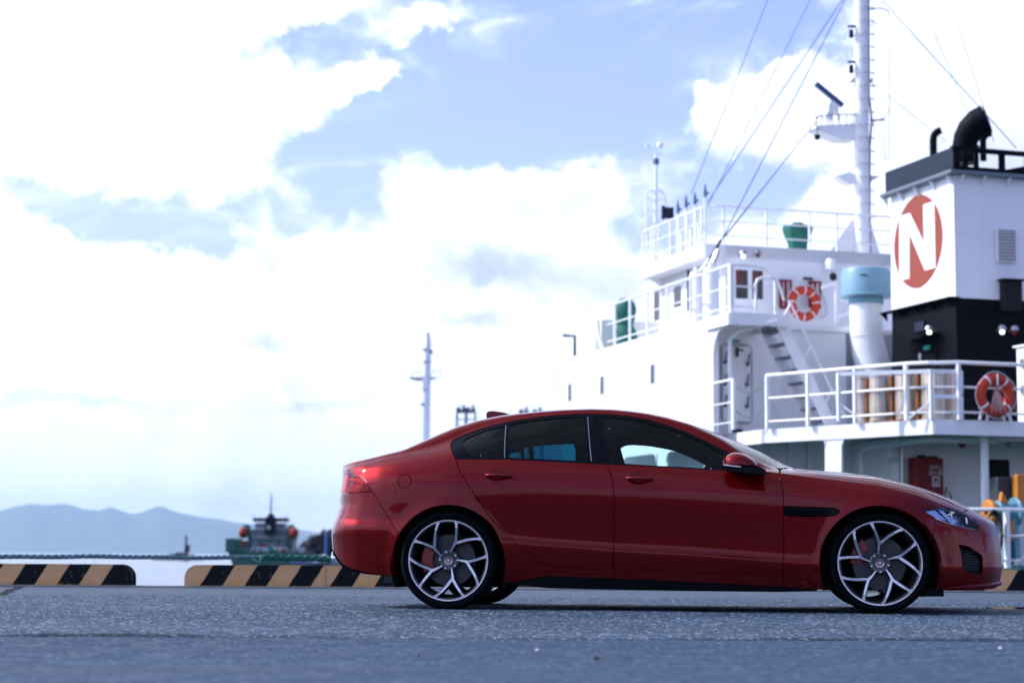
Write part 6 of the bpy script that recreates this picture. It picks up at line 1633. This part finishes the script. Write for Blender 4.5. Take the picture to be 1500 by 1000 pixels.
# ------------------------------------------------------------------ wheels
def make_wheel(R_rim, rot, name='wheel'):
    """outer face towards -y; origin at the hub on the outer face plane"""
    w = thing(name, None, None)
    Rt = .327; wd = .245
    prof = [(R_rim - .004, .012), (R_rim + .004, .004), (R_rim + .015, -.004), (Rt - .026, -.008), (Rt - .010, .004), (Rt - .002, .024)]
    for gy in (.06, .10, .145, .185):
        prof += [(Rt, gy - .006), (Rt - .007, gy - .004), (Rt - .007, gy + .004), (Rt, gy + .006)]
    prof += [(Rt - .002, wd - .024), (Rt - .010, wd - .004), (Rt - .03, wd + .006), (R_rim + .01, wd), (R_rim - .006, wd - .012)]
    MB().lathe(prof, (0, 0, 0), 'Y', 72).build('tyre', TYRE, w, sharp=50)
    # barrel and bright lip
    MB().lathe([(R_rim - .012, .006), (R_rim - .020, .012), (R_rim - .026, .05), (R_rim - .045, .12), (R_rim - .03, wd - .02), (R_rim - .004, wd - .006)], (0, 0, 0), 'Y', 64).build('rim_barrel', GUN, w)
    MB().lathe([(R_rim - .0125, .006), (R_rim - .011, .0015), (R_rim - .002, .0012), (R_rim + .001, .004), (R_rim, .012)], (0, 0, 0), 'Y', 72).build('rim_lip', SILVER, w)
    def depth(r): return .020 - .018 * min(1, (r / (R_rim * .8)) ** 1.3)   # the face is dished towards the hub
    def swept(mb, pts, wf, wb, dz, face, tip=1.0):
        """pts: (r, angle) centre line; face: bright strip, else the dark flank below it"""
        P = [Vector((r * math.cos(rad(a)), 0, r * math.sin(rad(a)))) for r, a in pts]; n = len(P); vs = []; fs = []
        for i, p in enumerate(P):
            t = (P[min(i + 1, n - 1)] - P[max(i - 1, 0)]).normalized(); q = Vector((t.z, 0, -t.x)); r = p.length; y = depth(r) + dz
            hw = wf[i] / 2; hb = wb[i] / 2
            if face: vs += [p + q * hw + Vector((0, y, 0)), p - q * hw + Vector((0, y, 0)), p - q * (hw + .001) + Vector((0, y + .004, 0)), p + q * (hw + .001) + Vector((0, y + .004, 0))]
            else: vs += [p + q * (hw + .0008) + Vector((0, y + .0025, 0)), p - q * (hw + .0008) + Vector((0, y + .0025, 0)), p - q * hb + Vector((0, y + .055, 0)), p + q * hb + Vector((0, y + .055, 0))]
        for i in range(n - 1):
            a, b = i * 4, i * 4 + 4
            for k in range(4): fs.append((a + k, a + (k + 1) % 4, b + (k + 1) % 4, b + k))
        fs += [(3, 2, 1, 0), tuple((n - 1) * 4 + k for k in range(4))]
        mb.add(vs, fs)
    for k in range(5):
        a0 = rot + 72 * k
        def line(r1, a1, r2, a2, n=7, bend=0): return [(R_rim * (r1 + (r2 - r1) * i / n), a1 + (a2 - a1) * ((i / n) ** (1 - .25) if bend == 0 else (i / n) ** bend)) for i in range(n + 1)]
        stem = line(.20, a0 + 9, .50, a0 + 1, 6, 1.0)
        b1 = line(.47, a0 + 1.5, .965, a0 + 12.5, 7, .75); b2 = line(.47, a0 + 1.5, .965, a0 - 32.5, 9, .62)
        fm = MB(); dm = MB()
        for q, (pts, w0, w1, w2) in enumerate(((stem, .007, .016, .024), (b1, .017, .013, .026), (b2, .018, .013, .024))):
            n = len(pts)
            wf = [w0 + (w1 - w0) * i / (n - 1) for i in range(n)]
            if q: wf = [wf[i] + (w2 - w1) * max(0, (i / (n - 1) - .8) / .2) ** 1.5 for i in range(n)]
            else: wf = [w0 + (w2 * .9 - w0) * (i / (n - 1)) ** 1.2 for i in range(n)]
            wb = [x + .020 for x in wf]
            swept(fm, pts, wf, wb, q * .0004, True); swept(dm, pts, wf, wb, q * .0004, False)
        sp_ = dm.build('spoke', GUN, w)
        f = fm.build('spoke_face', SILVER, w)
    hb = MB(); hb.lathe([(0, .030), (.040, .030), (.060, .028), (.070, .035), (.075, .08)], (0, 0, 0), 'Y', 30); hb.build('hub', GUN, w)
    for k in range(5):
        a = rad(rot + 40 + 72 * k); MB().lathe([(0, .014), (.007, .015), (.0095, .019), (.0105, .04)], (.057 * math.cos(a), 0, .057 * math.sin(a)), 'Y', 12).build('wheel_nut', SILVER, w)
    cp = MB(); cp.lathe([(.021, .016), (.027, .015), (.0295, .019), (.030, .036)], (0, 0, 0), 'Y', 26); cp.mat(1).lathe([(0, .0155), (.021, .0160)], (0, 0, 0), 'Y', 26)
    # the small silver animal-face emblem in the red cap, in relief
    cp.mat(0).prism([(x * .012, .0155, z * .012) for x, z in ((-.9, .9), (-.45, .65), (.0, .75), (.5, .6), (1.0, .8), (.95, .1), (.55, -.35), (.45, -.95), (-.25, -1.0), (-.5, -.4), (-.95, .0))], (0, -.002, 0))
    cp.mat(1).box((-.004, .0133, .003), (.004, .0008, .002)).box((.006, .0133, .003), (.004, .0008, .002)).box((.001, .0133, -.006), (.008, .0008, .003))
    cp.build('centre_cap', [SILVER, paint('cap_red', (.25, .01, .012), .3)], w)
    MB().lathe([(.075, .085), (.172, .085), (.174, .088), (.174, .112), (.075, .112)], (0, 0, 0), 'Y', 48).build('brake_disc', STEEL, w)
    cal = MB(); cal.lathe([(.115, .060), (.185, .060), (.192, .07), (.192, .135), (.115, .135), (.115, .060)], (0, 0, 0), 'Y', 10, frac=.155, a0=rad(125 if rot > 75 else 150)); cal.build('brake_caliper', CALIPER, w)
    return w


for cx, Rr, rot in ((0.0, .2705, 66), (2.83, .2745, 89)):
    for sd in (-1, 1):
        w = make_wheel(Rr, rot); w.parent = car
        w.location = (cx, sd * .905, .325); w.rotation_euler = (0, 0, 0 if sd < 0 else math.pi)
for o in car.children_recursive:
    o.name = o.name
